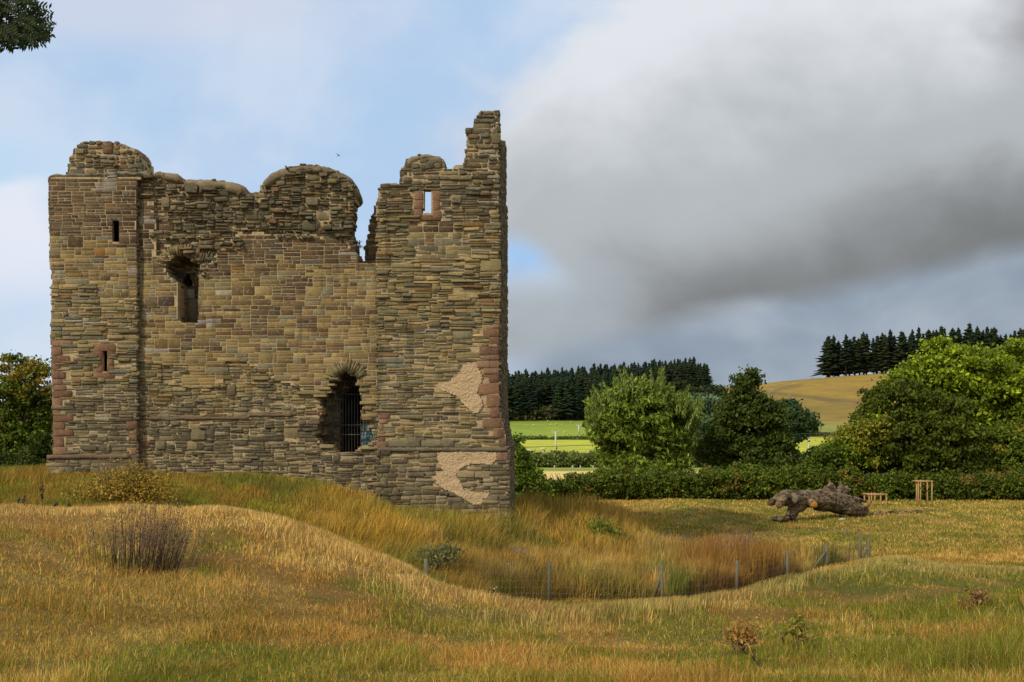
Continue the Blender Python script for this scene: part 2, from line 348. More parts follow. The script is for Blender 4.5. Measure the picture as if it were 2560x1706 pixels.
def mixc(A, B, f): return A * (1 - f[:, None]) + B * f[:, None]
def turf_color(x, y, blade=False, rs=np.random.RandomState(99)):
    """colour of the plants growing at (x, y): straw, rust and green, blade by blade or averaged for the soil sheet"""
    x = np.asarray(x, float).ravel(); y = np.asarray(y, float).ravel(); n = len(x)
    a = 1280 + F * x / np.maximum(y, 4)
    straw = np.array([.62, .385, .105]); rust = np.array([.43, .215, .045]); green = np.array([.155, .19, .013]); brown = np.array([.29, .15, .038])
    gold = np.array([.52, .31, .04]); darkr = np.array([.18, .085, .028]); olive = np.array([.29, .235, .038])
    n1 = fbm(x / .75, y / 1.3, 21, 4); n2 = fbm(x / 1.1 + 9, y / 1.9, 31, 4); n3 = fbm(x / .22, y / .4, 41, 3); big = fbm(x / 6 + 3, y / 9, 131, 3)
    cy = np.interp(a, [0, 300, 600, 780, 950, 1100, 1280, 1400, 1540, 1700, 1850, 2000, 2180, 2560], [23, 23, 23, 22, 21, 20.5, 20, 20, 20.5, 21, 23, 25, 28, 29])
    lip = sstep(y, cy - 7, cy - 1)                              # the lip of the bank dries to straw
    right = sstep(a, 1300, 2100)
    pg = np.clip(.28 * (1 - sstep(a, 500, 1000)) * (1 - sstep(y, 12, 18)) + sstep(n2 + (big - .5) * .5 + right * .10 - lip * .07 * (1 - right), .46, .63) * .55 + .12 + .24 * right, 0, .9)
    ps = np.clip(sstep(n1 + lip * .16 * (1 - right * .6) + (n3 - .5) * .3, .42, .62) * .55 + .16 + lip * .12, 0, .9)
    # trampled dark turf band behind the lip-facing slope
    if blade: ug, us, ub = rs.uniform(0, 1, n), rs.uniform(0, 1, n), rs.uniform(0, 1, n); fg = (ug < pg) * .9; fs = (us < ps) * .95; fb = (ub < .22) * .9
    else: fg, fs, fb = pg * .9, ps * .9, np.full(n, .3)
    c = mixc(np.tile(rust, (n, 1)), brown, fb); c = mixc(c, straw, fs); c = mixc(c, green, fg * (y < 36))
    fld = sstep(y, 34, 46) * sstep(a, 1450, 1700)
    pf = sstep(n2 + (n3 - .5) * .3, .40, .60); pf2 = .65 * sstep(n1, .46, .66)
    if blade: pf = (rs.uniform(0, 1, n) < pf) * 1.; pf2 = (rs.uniform(0, 1, n) < pf2 + .1) * .8
    cf = mixc(np.tile(olive * 1.12, (n, 1)), np.array([.23, .22, .025]), pf); cf = mixc(cf, straw, pf2)
    c = mixc(c, cf, fld)
    md = sstep(y, 24.5, 27.5) * (1 - sstep(a, 1420, 1640)) * (1 - sstep(y, 60, 66))
    pm_ = sstep(n1 + (n3 - .5) * .4, .40, .62); pg_ = sstep(a, 560, 1000) * .8 * sstep(n2 + (n3 - .5) * .5, .34, .52)
    if blade: pm_ = (rs.uniform(0, 1, n) < pm_) * 1.; pg_ = (rs.uniform(0, 1, n) < pg_) * 1.
    cm = mixc(np.tile(np.array([.30, .185, .03]), (n, 1)), np.array([.23, .205, .022]), pm_); cm = mixc(cm, gold, pg_)
    c = mixc(c, cm, md)
    rz = sstep(y, 27, 29) * (1 - sstep(y, 34, 38)) * sstep(a, 1050, 1250) * (1 - sstep(a, 2060, 2150)); rz2 = sstep(y, 30, 33) * (1 - sstep(y, 44, 48)) * sstep(a, 1680, 1760) * (1 - sstep(a, 1960, 2060))
    c = mixc(c, darkr, np.clip(np.maximum(rz * sstep(n1, .36, .52) * .6, rz2), 0, 1) * .75)
    return c

# near ground grid
def gridmesh(name, xs, ys, mat, colf, kindname, dz=0):
    XX, YY = np.meshgrid(xs, ys, indexing='ij'); Z = height(XX, YY) + dz
    V = np.stack([XX, YY, Z], -1).reshape(-1, 3); nx, ny = len(xs), len(ys)
    idx = np.arange(nx * ny).reshape(nx, ny)
    q = np.stack([idx[:-1, :-1], idx[1:, :-1], idx[1:, 1:], idx[:-1, 1:]], -1).reshape(-1, 4)
    mb = MB(); mb.v.append(V.astype(np.float32)); mb.c.append(colf(V[:, 0], V[:, 1]).astype(np.float32)); mb.f.append(q.reshape(-1).astype(np.int32)); mb.t.append(np.full(len(q), 4)); mb.n = len(V)
    o = mb.build(name, mat, smooth=True); tag(o, kind='structure'); return o
xs = np.concatenate([np.arange(-120, -26, 3.), np.arange(-26, 34, .25), np.arange(34, 123, 3.)])
ys = np.concatenate([np.arange(-14, 4, 1.), np.arange(4, 60, .25), np.arange(60, 91, 1.)])
gridmesh('ground', xs, ys, M_GROUND, lambda x, y: turf_color(x, y) * .55, 'ground')

# far fields: fan sheet
def far_color(x, y):
    a = 1280 + F * x / y
    c = np.tile(np.array([.24, .20, .05]), (len(x), 1))
    jit = (fbm(x / 12, y / 12, 3, 3) - .5) * 8
    yj = y + jit
    st = (sstep(yj, 92, 97)) * (1 - sstep(yj, 138, 142))
    c = mixc(c, np.array([.62, .46, .15]), st)
    g1 = sstep(yj, 139, 143)
    c = mixc(c, np.array([.22, .27, .045]), g1)
    c = mixc(c, np.array([.38, .40, .035]), sstep(yj, 172, 178))
    c = mixc(c, np.array([.22, .29, .025]), sstep(yj, 382, 392) * (a < 1790))  # upper pasture darkened: cloud shade put into its green
    orr = sstep(a + jit * 2, 1410, 1440) * (1 - sstep(a, 1760, 1800)) * sstep(yj, 384, 388) * (1 - sstep(yj + (1500 - a) * .25, 398, 414))
    c = mixc(c, np.array([.50, .33, .13]), orr)
    fo = sstep(yj, 512, 522) * (a < 1800)
    c = mixc(c, np.array([.055, .055, .02]), fo)
    hill = sstep(yj, 392, 402) * (1 - (a < 1790) * 1.0)
    hn = fbm(x / 30, y / 60, 7, 4)
    hc = mixc(np.tile(np.array([.33, .215, .035]), (len(x), 1)), np.array([.26, .18, .035]), sstep(hn, .4, .62))
    z = height(x, y); row = HZ - F * z / y
    # sheep tracks worn across the slope
    t1 = np.exp(-((row - (985 + (a - 1950) * .11)) / 5) ** 2) * (a > 1880) + .7 * np.exp(-((row - (1000 + (a - 2050) * .2)) / 2.0) ** 2) * (a > 2030)
    t2 = np.exp(-((row - (955 + 900. / np.maximum(a - 1900, 12))) / 3) ** 2) * (a > 1925) * (a < 2010)
    hc = mixc(hc, np.array([.15, .11, .04]), np.clip(t1 * .75 * (row < 1020) + t2 * .5, 0, 1))
    hc = mixc(hc, np.array([.22, .24, .05]), 1 - sstep(yj, 430, 480))
    c = mixc(c, hc, hill)
    return c
ay = np.exp(np.concatenate([np.linspace(math.log(88), math.log(900), 420), np.linspace(math.log(910), math.log(3000), 30)]))
ax_ = np.linspace(-2400, 4800, 721)
AA, YY = np.meshgrid(ax_, ay, indexing='ij'); XX = (AA - 1280) * YY / F
Z = height(XX, YY) - .02 * (YY < 92); V = np.stack([XX, YY, Z], -1).reshape(-1, 3)
idx = np.arange(V.shape[0]).reshape(XX.shape); q = np.stack([idx[:-1, :-1], idx[1:, :-1], idx[1:, 1:], idx[:-1, 1:]], -1).reshape(-1, 4)
mb = MB(); mb.v.append(V.astype(np.float32)); mb.c.append(far_color(V[:, 0], V[:, 1]).astype(np.float32)); mb.f.append(q.reshape(-1).astype(np.int32)); mb.t.append(np.full(len(q), 4)); mb.n = len(V)
tag(mb.build('fields_and_hill', M_FIELD, smooth=True), kind='structure')

# unseen cloud sheets, added and shaped to shade the castle meadow, wood and hill
def m_shade_cloud():
    m, t, b = newmat('shade_cloud'); b.inputs['Base Color'].default_value = (.8, .8, .8, 1)
    tr = t.nodes.new('ShaderNodeBsdfTransparent'); mx = t.nodes.new('ShaderNodeMixShader'); mx.inputs[0].default_value = .20
    t.links.new(tr.outputs[0], mx.inputs[1]); t.links.new(b.outputs[0], mx.inputs[2]); t.links.new(mx.outputs[0], t.nodes['Material Output'].inputs[0]); return m
M_SHADE_CLOUD = m_shade_cloud()
def shade_cloud(x0, x1, y0, y1, alt, zg):
    off = SDIR * ((alt - zg) / SDIR.z); cx, cy = (x0 + x1) / 2 + off.x, (y0 + y1) / 2 + off.y; rx, ry = (x1 - x0) / 2, (y1 - y0) / 2
    V = []; Fc = []; nu, nv = 48, 10; R = random.Random(int(x0 + y1))
    for i in range(nv + 1):
        ph = -math.pi / 2 + math.pi * i / nv
        for j in range(nu):
            th = 2 * math.pi * j / nu; c_, s_ = math.cos(th), math.sin(th)
            # squarish footprint with billowed rim
            k = (abs(c_) ** 4 + abs(s_) ** 4) ** -.25 * (1 + .03 * R.uniform(-1, 1)); r = math.cos(ph) ** .35 if math.cos(ph) > 1e-6 else 0
            V.append((cx + rx * k * r * c_, cy + ry * k * r * s_, alt + 14 * math.sin(ph) + 5 * R.uniform(0, 1) * (ph > 0)))
    for i in range(nv):
        for j in range(nu): Fc.append((i * nu + j, i * nu + (j + 1) % nu, (i + 1) * nu + (j + 1) % nu, (i + 1) * nu + j))
    mbc = MB(); mbc.add(V, Fc, (1, 1, 1)); o = mbc.build('shade_cloud', M_SHADE_CLOUD, smooth=True); tag(o, kind='structure')
shade_cloud(-420, 420, -260, 100, 900, -3)
shade_cloud(-330, 900, 440, 1500, 900, 15)

# ================================================================== THE KEEP
def poly_spans(polys, y):
    xs_ = []
    for P_ in polys:
        n = len(P_)
        for i in range(n):
            (x0, y0), (x1, y1) = P_[i], P_[(i + 1) % n]
            if (y0 <= y) != (y1 <= y): xs_.append(x0 + (y - y0) * (x1 - x0) / (y1 - y0))
    xs_.sort(); return [(xs_[i], xs_[i + 1]) for i in range(0, len(xs_) - 1, 2)]
def inpoly(P_, x, y):
    c = False; n = len(P_)
    for i in range(n):
        (x0, y0), (x1, y1) = P_[i], P_[(i + 1) % n]
        if (y0 <= y) != (y1 <= y) and x < x0 + (y - y0) * (x1 - x0) / (y1 - y0): c = not c
    return c
def one(f, x, y, sd, o): return float(f(x, y, sd, o))

PAL = {   # base colours of the stones
 'ashlar': [((.165, .125, .062), 5), ((.21, .17, .085), 4), ((.12, .085, .05), 3), ((.09, .065, .048), 1.0), ((.17, .165, .12), 2), ((.25, .20, .10), 2), ((.20, .115, .04), .5), ((.13, .135, .115), .4)],
 'dark':   [((.095, .068, .046), 5), ((.12, .093, .062), 3), ((.068, .048, .038), 3), ((.095, .085, .07), 2), ((.15, .095, .05), .6)],
 'slate':  [((.155, .14, .085), 4), ((.20, .175, .10), 4), ((.13, .125, .095), 3), ((.125, .135, .12), 1.0), ((.245, .20, .11), 2.5), ((.18, .12, .06), 1)],
 'grime':  [((.12, .11, .08), 4), ((.16, .145, .10), 3), ((.09, .085, .068), 3), ((.20, .17, .11), 1.5), ((.25, .23, .18), .6)],
 'rubble': [((.11, .10, .072), 4), ((.085, .08, .062), 3), ((.15, .13, .085), 2.5), ((.10, .105, .09), 1.5), ((.14, .095, .06), .8)],
}
def pick(pal, R):
    L = PAL[pal]; t = R.uniform(0, sum(w for _, w in L))
    for c, w in L:
        t -= w
        if t <= 0: break
    k = R.uniform(.82, 1.2) * 1.18; return (c[0] * k * 1.13, c[1] * k * 1.03, c[2] * k * .86)

def stone(mb, o, U, Vv, N, u0, u1, v0, v1, d, col, R, rough=.3, back=.04, tilt=0.0):
    """one hewn stone: ragged outline, three rings, front face proud of the wall by d"""
    w = u1 - u0; h = v1 - v0; m = min(w, h)
    cut = min(m * (.08 + .20 * rough), .035)
    P8 = [(u0 + cut * R.uniform(.5, 1.6), v0), (u1 - cut * R.uniform(.5, 1.6), v0), (u1, v0 + cut * R.uniform(.3, 1)), (u1, v1 - cut * R.uniform(.3, 1)),
          (u1 - cut * R.uniform(.5, 1.6), v1), (u0 + cut * R.uniform(.5, 1.6), v1), (u0, v1 - cut * R.uniform(.3, 1)), (u0, v0 + cut * R.uniform(.3, 1))]
    j = min(m * .22 * rough, .02); sl = R.gauss(0, .035) * rough
    cu, cv = (u0 + u1) / 2, (v0 + v1) / 2; V = []
    P8 = [(a + R.uniform(-j, j), b + R.uniform(-j, j) + sl * (a - cu)) for a, b in P8]
    s = .005 + .014 * rough
    for dep, ins in ((-back, 0), (d - s * .8, 0), (d, s * .9)):
        for a, b in P8:
            aa = cu + (a - cu) * (1 - 2 * ins / max(w, .03)) if w > 2.5 * ins else cu + (a - cu) * .6
            bb = cv + (b - cv) * (1 - 2 * ins / max(h, .03)) if h > 2.5 * ins else cv + (b - cv) * .55
            dd = dep + (tilt * (b - cv) + R.uniform(-.35, .35) * s * rough * 2 if dep > 0 else 0)
            V.append(o + U * aa + Vv * bb + N * dd)
    Fc = [(r * 8 + i, r * 8 + (i + 1) % 8, (r + 1) * 8 + (i + 1) % 8, (r + 1) * 8 + i) for r in (0, 1) for i in range(8)] + [tuple(range(16, 24))]
    mb.add([tuple(p) for p in V], Fc, col)

# ------- outlines read off the building (milliradian units, y down); left turret, middle wall, right turret
A_L = [(121, 443), (167, 439), (167, 436), (168, 425), (173, 420), (171, 410), (178, 400), (176, 392), (181, 384), (187, 372), (196, 362), (232, 359), (268, 363), (292, 360), (322, 370), (341, 378), (343, 388), (349, 393), (347, 408), (358, 417), (362, 428), (371, 432), (376, 443),
       (343, 447), (343, 1143), (343, 1290), (118, 1290), (119, 1200), (123, 1150), (133, 1143), (133, 1010), (129, 900), (129, 820), (131, 760), (129, 720), (133, 700), (127, 668), (123, 640), (122, 560)]
A_C = [(342, 444), (382, 437), (400, 434), (416, 440), (445, 442), (457, 452), (490, 455), (535, 453), (580, 458), (602, 468), (609, 481), (649, 484), (651, 470), (649, 463), (668, 446), (685, 433), (719, 419), (761, 412), (795, 414), (840, 426), (867, 444), (884, 463), (884, 480), (888, 496), (882, 505), (878, 520), (884, 528),
       (876, 545), (881, 553), (875, 570), (878, 591), (884, 606), (888, 622), (893, 640), (896, 657), (912, 660), (925, 662), (946, 655), (946, 1290), (342, 1290)]
A_R = [(945, 1300), (945, 700), (942, 650), (946, 620), (941, 600), (945, 560), (940, 540), (944, 508), (949, 490), (948, 474), (957, 464), (1002, 461), (1000, 449), (1005, 436), (1003, 425), (1013, 415), (1018, 402), (1029, 395), (1050, 389), (1098, 394), (1112, 406), (1109, 415), (1113, 425), (1133, 422), (1137, 416), (1160, 414), (1162, 400), (1169, 385), (1165, 375), (1171, 363), (1168, 350),
       (1172, 340), (1168, 326), (1184, 320), (1190, 310), (1188, 300), (1200, 284), (1215, 281), (1246, 281), (1248, 300), (1248, 1025), (1254, 1050), (1268, 1118), (1268, 1128), (1272, 1130), (1272, 1300)]
GATE = [(798, 1000), (803, 1026), (794, 1060), (786, 1095), (805, 1112), (829, 1121), (846, 1133), (886, 1133), (898, 1121), (915, 1116), (932, 1104), (937, 1092), (930, 1076), (920, 1069), (923, 1055), (906, 1052), (905, 1026), (913, 1014), (901, 1011), (906, 999), (901, 983), (903, 970), (891, 963), (896, 940), (880, 935), (863, 928), (850, 925), (846, 940), (843, 951), (824, 952), (820, 970), (829, 982), (817, 984), (784, 992)]
WIN_C = [(455, 626), (474, 641), (476, 649), (498, 656), (497, 700), (495, 808), (453, 808), (447, 800), (441, 795), (441, 706), (436, 701), (421, 692), (410, 669), (414, 655), (433, 644), (449, 629)]
SLIT1 = [(283, 550), (296, 550), (296, 607), (283, 607)]
SLIT2 = [(254, 877), (269, 877), (269, 930), (254, 930)]
WIN_R = [(1058, 475), (1080, 475), (1081, 500), (1080, 536), (1056, 536), (1058, 505)]
# second skin of masonry behind
B_C = [(342, 450), (400, 440), (450, 448), (600, 470), (620, 490), (660, 470), (700, 440), (800, 425), (860, 450), (876, 500), (870, 600), (885, 640), (893, 662), (912, 658), (914, 622), (918, 598), (925, 570), (928, 548), (936, 525), (944, 500), (962, 480), (962, 1290), (342, 1290)]
GATE_B = [(848, 1150), (848, 1010), (851, 990), (860, 975), (876, 966), (897, 962), (912, 966), (920, 980), (950, 1000), (950, 1150)]
WIN_B = [(454, 808), (454, 705), (458, 690), (466, 680), (474, 686), (480, 700), (481, 716), (466, 722), (466, 745), (470, 756), (470, 808)]

RENDER = [[(1182, 907), (1192, 908), (1197, 922), (1206, 945), (1198, 965), (1192, 983), (1201, 993), (1206, 1010), (1205, 1023), (1194, 1034), (1180, 1032), (1170, 1020), (1155, 1006), (1141, 990), (1122, 982), (1106, 978), (1099, 972), (1108, 958), (1128, 952), (1146, 938), (1156, 915), (1168, 907)],
          [(1092, 1131), (1136, 1129), (1200, 1130), (1240, 1131), (1240, 1150), (1228, 1162), (1210, 1160), (1180, 1158), (1160, 1166), (1146, 1178), (1140, 1192), (1150, 1200), (1158, 1222), (1172, 1232), (1224, 1232), (1216, 1248), (1200, 1262), (1184, 1262), (1165, 1250), (1145, 1238), (1110, 1222), (1088, 1206), (1096, 1192), (1108, 1176), (1098, 1160), (1094, 1146)]]
def style(x, y, wall):
    """style, palette, course thickness range, length range, relief, roughness (photo units)"""
    w = (fbm(x / 60, y / 40, 77, 3) - .5) * 60
    if wall == 'L':
        if y < 441: return 'rubble', 'rubble', (7, 15), (14, 38), .07, .9
        if y < 690 + w + (x - 120) * .3: return 'ashlar', 'dark' if y < 610 + w * 2 else 'ashlar', (6, 11), (16, 54), .018, .12
        if y > 1150: return 'slate', 'grime', (9, 16), (18, 55), .03, .5
        return 'slate', 'slate' if y < 990 + w * 2 else 'grime', (4.5, 10.5), (16, 62), .05, .75
    if wall == 'C':
        top = 585 + w * .4 + (40 if x < 600 else 0) * (600 - x) / 60 if x < 660 else 590 + w * .3 + (x > 790) * (x - 790) * .35
        if x < 385 + w * .2 and y > 500: rub = False
        elif x < 560: rub = y < 700 and not (x > 520 + (660 - y) * .9 + w * .3 and y > 590) and (y < 640 or x > 470)
        else: rub = y < top
        if rub: return 'rubble', 'rubble', (5, 12), (12, 38), .15, 1.0
        lim = 905 + w * .6 + (x > 430) * (x < 560) * 60 + max(0, x - 600) * .42
        if y < lim:
            return 'ashlar', ('dark' if y < 650 + w * 2 or (fbm(x / 16, y / 300, 91, 3) > .64 and y < 830) else 'ashlar'), (6, 12.5), (16, 56), .016, .10
        return 'slate', 'grime' if y > 1050 + w * 1.5 or fbm(x / 50, y / 30, 5, 2) > .6 else 'slate', (4.5, 11), (12, 52), .05, .85
    if wall == 'R':
        if y < 470: return 'rubble', 'rubble', (7, 15), (16, 50), .07, .9
        if 1000 < x < 1150 and 545 < y < 650 + w: return 'ashlar', 'dark' if y < 590 else 'slate', (9, 16), (22, 60), .02, .2
        if y > 1128: return 'slate', 'grime', (6, 14), (16, 54), .06, .7
        return 'slate', ('rubble' if y < 540 + w else 'slate' if y < 980 + w * 2 else 'grime' if fbm(x / 40, y / 30, 15, 2) > .55 else 'slate'), (4.5, 11), (18, 74), .07 if y < 820 + w else .04, .8
    return 'slate', 'rubble', (8, 16), (20, 60), .05, .8
def yoff(x, y, wall):
    if wall == 'L': return (-.12 * sstep(y, 1143, 1150) if y > 1143 else 0) + (.10 if y < 441 else 0) + (.03 * one(fbm, x / 30, y / 30, 3, 3) if y > 690 else 0)
    if wall == 'C':
        s = style(x, y, 'C')[0]
        if s == 'rubble': return .10 + .16 * (one(fbm, x / 40, y / 40, 4, 3) - .35)
        if s == 'slate': return .07 + .10 * (one(fbm, x / 50, y / 25, 6, 3) - .5)
        return 0
    if wall == 'R': return (-.12 if y > 1128 else 0) + .06 * (one(fbm, x / 40, y / 25, 8, 3) - .5)
    return .12 * one(fbm, x / 30, y / 30, 3, 3)

# red sandstone dressings: (x0,y0,x1,y1)
REDS = {
 'L': [(129, 852, 180, 866), (129, 867, 154, 889), (129, 890, 174, 909), (129, 910, 152, 927), (129, 928, 163, 947), (130, 948, 155, 962), (131, 963, 165, 976), (131, 977, 180, 994), (132, 995, 155, 1020), (132, 1021, 150, 1037), (132, 1038, 182, 1055), (133, 1056, 162, 1073), (134, 1074, 183, 1090), (134, 1091, 159, 1117), (132, 1118, 168, 1137),
       (237, 860, 288, 878), (232, 879, 255, 896), (237, 897, 255, 914), (241, 915, 255, 931), (241, 932, 286, 946), (268, 879, 285, 897), (270, 898, 283, 914), (268, 915, 284, 931),
       (316, 1054, 343, 1072), (322, 1087, 343, 1102), (327, 1121, 343, 1137), (334, 1073, 343, 1086)],
 'C': [(343, 1073, 364, 1082), (343, 1087, 356, 1102), (343, 1103, 374, 1117), (343, 1121, 356, 1137), (760, 1029, 798, 1036)],
 'R': [(1232, 812, 1248, 821), (1206, 822, 1248, 842), (1222, 843, 1248, 863), (1197, 864, 1248, 887), (1212, 888, 1248, 901), (1190, 902, 1248, 920), (1208, 921, 1248, 935), (1222, 936, 1248, 957), (1196, 958, 1248, 986), (1216, 987, 1250, 1018), (1224, 1019, 1250, 1045), (1206, 1046, 1256, 1070), (1232, 1071, 1258, 1095), (1246, 1096, 1266, 1116), (1240, 1131, 1270, 1152),
       (947, 1036, 975, 1048), (947, 1049, 968, 1059), (947, 1060, 959, 1076), (945, 1077, 964, 1088), (945, 1089, 962, 1104), (942, 1105, 971, 1120),
       (1037, 478, 1056, 500), (1036, 501, 1056, 523), (1036, 524, 1055, 545), (1082, 478, 1100, 502), (1082, 503, 1098, 526), (1055, 538, 1080, 545), (1081, 527, 1103, 545)],
}
keep = empty('ruined_castle_keep', (-8, 46, -2.0), 'roofless ruined medieval stone keep with jagged broken top standing on a grassy mound', 'castle')
def face_wall(name, wall, outer, holes, yf, yb, label=None, excl=()):
    """mortar core as a grid of cells with real thickness, clad in individually laid stones"""
    P_ = [outer] + holes; k = yf / F
    core = MB(); st = MB(); R = random.Random(hash(wall) % 1000 if False else sum(map(ord, wall + name)))
    x0 = int(min(p[0] for p in outer)) - 6; x1 = int(max(p[0] for p in outer)) + 6; y0 = int(min(p[1] for p in outer)); y1 = int(max(p[1] for p in outer))
    C = 6; nx = (x1 - x0) // C + 1; ny = (y1 - y0) // C + 1
    occ = np.zeros((ny, nx), bool); yo = np.zeros((ny, nx))
    for r in range(ny):
        yc = y0 + (r + .5) * C
        for a, b in poly_spans(P_, yc):
            i0 = max(0, int(round((a - x0) / C))); i1 = min(nx, int(round((b - x0) / C))); occ[r, i0:i1] = True
    for r in range(ny):
        for c in range(nx):
            if occ[r, c]: yo[r, c] = yoff(x0 + (c + .5) * C, y0 + (r + .5) * C, wall)
    def w(x, y, Yd): return ((x - 1280) * k, Yd, (HZ - y) * k)
    mc = (.50, .375, .215)
    for r in range(ny):
        for c in range(nx):
            if not occ[r, c]: continue
            xa, xb, ya, yb_ = x0 + c * C, x0 + (c + 1) * C, y0 + r * C, y0 + (r + 1) * C; f = yf + yo[r, c]
            g = R.uniform(.85, 1.1); q = (mc[0] * g, mc[1] * g, mc[2] * g)
            core.add([w(xa, yb_, f), w(xb, yb_, f), w(xb, ya, f), w(xa, ya, f)], [(0, 1, 2, 3)], q)
            core.add([w(xa, yb_, yb), w(xb, yb_, yb), w(xb, ya, yb), w(xa, ya, yb)], [(3, 2, 1, 0)], q)
            for dr, dc, e in ((-1, 0, ((xa, ya), (xb, ya))), (1, 0, ((xb, yb_), (xa, yb_))), (0, -1, ((xa, yb_), (xa, ya))), (0, 1, ((xb, ya), (xb, yb_)))):
                rr, c2 = r + dr, c + dc; nb = 0 <= rr < ny and 0 <= c2 < nx and occ[rr, c2]
                far = yb if not nb else (yf + yo[rr, c2])
                if not nb or far > f + 1e-4:
                    (ex, ey), (gx, gy) = e
                    core.add([w(ex, ey, f), w(ex, ey, far), w(gx, gy, far), w(gx, gy, f)], [(3, 2, 1, 0)], q)
    U = Vector((1, 0, 0)); Vv = Vector((0, 0, 1)); N = Vector((0, -1, 0))
    y = y0 - 6.
    while y < y1:
        H = R.uniform(22, 36); x = x0 - R.uniform(0, 20)
        while x < x1:
            sty, pal, tr, lr, rel, rg = style(x + 20, y + H / 2, wall)
            W_ = R.uniform(*lr) * R.choice((1, 1.4, 2.0)); W_ = min(W_, 120)
            yy_ = y
            big = R.random() < (.05 if sty == 'ashlar' else .03 if sty == 'slate' else .08)
            while yy_ < y + H - 1:
                h = min(H * R.uniform(.7, 1) if big else R.uniform(*tr), y + H - yy_)
                if y + H - yy_ - h < tr[0] * .7: h = y + H - yy_
                xx = x
                while xx < x + W_ - 2:
                    l = R.uniform(*lr)
                    if big: l = max(l * .8, h * 1.3)
                    if x + W_ - xx - l < lr[0] * .6: l = x + W_ - xx
                    cy = yy_ + h / 2
                    gap = R.uniform(1.0, 1.9) if sty == 'ashlar' else R.uniform(1.2, 4.6) if sty == 'rubble' else R.uniform(.6, 2.6)
                    wob = (vnoise(xx / 70, yy_ / 50, 3) - .5) * (7 if sty != 'ashlar' else 3)
                    for a, b in poly_spans(P_, min(max(cy + wob, y0 + 2), y1 - 1)):
                        s0, s1 = max(xx, a - 1), min(xx + l, b + 1)
                        slit = any(abs(a - q) < 3 or abs(b - q) < 3 for q in SLX.get(wall, ()))
                        if a >= xx and sty != 'ashlar' and not slit: s0 -= R.uniform(0, 5)
                        if b <= xx + l and sty != 'ashlar' and not slit: s1 += R.uniform(0, 5)
                        if slit: s0 = max(s0, a + 1); s1 = min(s1, b - 1)
                        if s1 - s0 < 6: continue
                        cx = (s0 + s1) / 2
                        if any(inpoly(q, cx, cy) for q in excl): continue
                        c3 = pick(pal, R)
                        if big and sty == 'ashlar' and R.random() < .22: c3 = (.085, .06, .045)
                        # rain streaks and damp blotches that stay on the wall
                        dmp = .72 + .5 * float(fbm(cx / 55, cy / 90, 61, 3))
                        stn = 1 - .38 * sum(math.exp(-((cx - bx_0 - 6 * math.sin(cy / 60)) / bw) ** 2) * (by0 < cy < by1) for bx_0, bw, by0, by1 in ((692, 12, 575, 930), (640, 8, 590, 800), (1075, 26, 540, 640), (560, 20, 600, 700)))
                        dmp *= stn; c3 = tuple(q * dmp for q in c3)
                        if any(((cx - lx) / lrx) ** 2 + ((cy - ly) / lry) ** 2 < 1 for lx, ly, lrx, lry in LICH.get(wall, ())): c3 = tuple(.45 * q + .55 * w_ for q, w_ in zip(c3, (.40, .38, .33)))
                        d = rel * R.uniform(.1, 1.0) ** (1.6 if sty == 'ashlar' else 1.3) * (.5 if sty == 'ashlar' else 1.0) + .005
                        if sty != 'ashlar' and R.random() < .14: d += rel * .8
                        fy = yf + yoff(cx, cy, wall)
                        o = Vector((0, fy, 0)); z0 = (HZ - (yy_ + h + wob - gap * .4)) * k; z1 = (HZ - (yy_ + wob + gap * .4)) * k
                        stone(st, o, U, Vv, N, (s0 + gap / 2 - 1280) * k, (s1 - gap / 2 - 1280) * k, z0, z1, d, c3, R, rg, back=.05 if sty == 'ashlar' else .12, tilt=R.uniform(-.3, .3) * rg)
                    xx += l
                yy_ += h
            x += W_
        y += H
    # stones down every broken edge and reveal, through the thickness
    yv = y0 + 2.
    while yv < y1 - 2:
        h = R.uniform(6, 14)
        for a, b in poly_spans(P_, yv + h / 2):
            if b - a < 8: continue
            for xe, nx_ in ((a, -1), (b, 1)):
                Yd = yf + .03 + yoff(xe - nx_ * 4, yv, wall)
                while Yd < yb:
                    l = R.uniform(.25, .6); ye = min(Yd + l, yb)
                    if ye - Yd > .1:
                        N2 = Vector((nx_, 0, 0)); U2 = Vector((0, 1, 0)) if nx_ > 0 else Vector((0, -1, 0))
                        o = Vector(((xe - 1280) * k - nx_ * .02, 0, 0))
                        uu = (Yd + .01, ye - .01) if nx_ > 0 else (-ye + .01, -Yd - .01)
                        stone(st, o, U2, Vv, N2, uu[0], uu[1], (HZ - yv - h + .6) * k, (HZ - yv - .6) * k, R.uniform(.0, .07) if not any(abs(xe - q) < 3 for q in SLX.get(wall, ())) else .0, pick('rubble', R), R, .8, back=.1)
                    Yd = ye
        yv += h
    RR = random.Random(5)
    for (a, b, c, d) in REDS.get(wall, ()):
        red = RR.choice([(.25, .135, .08), (.21, .11, .07), (.27, .155, .095), (.18, .095, .065)]); g = RR.uniform(.85, 1.15)
        if (wall == 'L' and 225 < a < 290) or (wall == 'R' and b < 600): continue
        stone(st, Vector((0, yf + yoff((a + c) / 2, (b + d) / 2, wall), 0)), U, Vv, N, (a + .6 - 1280) * k, (c - .6 - 1280) * k, (HZ - d + .5) * k, (HZ - b - .5) * k, .03 + RR.uniform(0, .02), tuple(q * g for q in red), RR, .25)
    cobj = core.build('mortar_core', M_MORT, keep); sobj = st.build(name, M_STONE, keep)
    cobj.parent = sobj; cobj.location = (0, 0, 0)
    if label: sobj['label'] = label
    return sobj

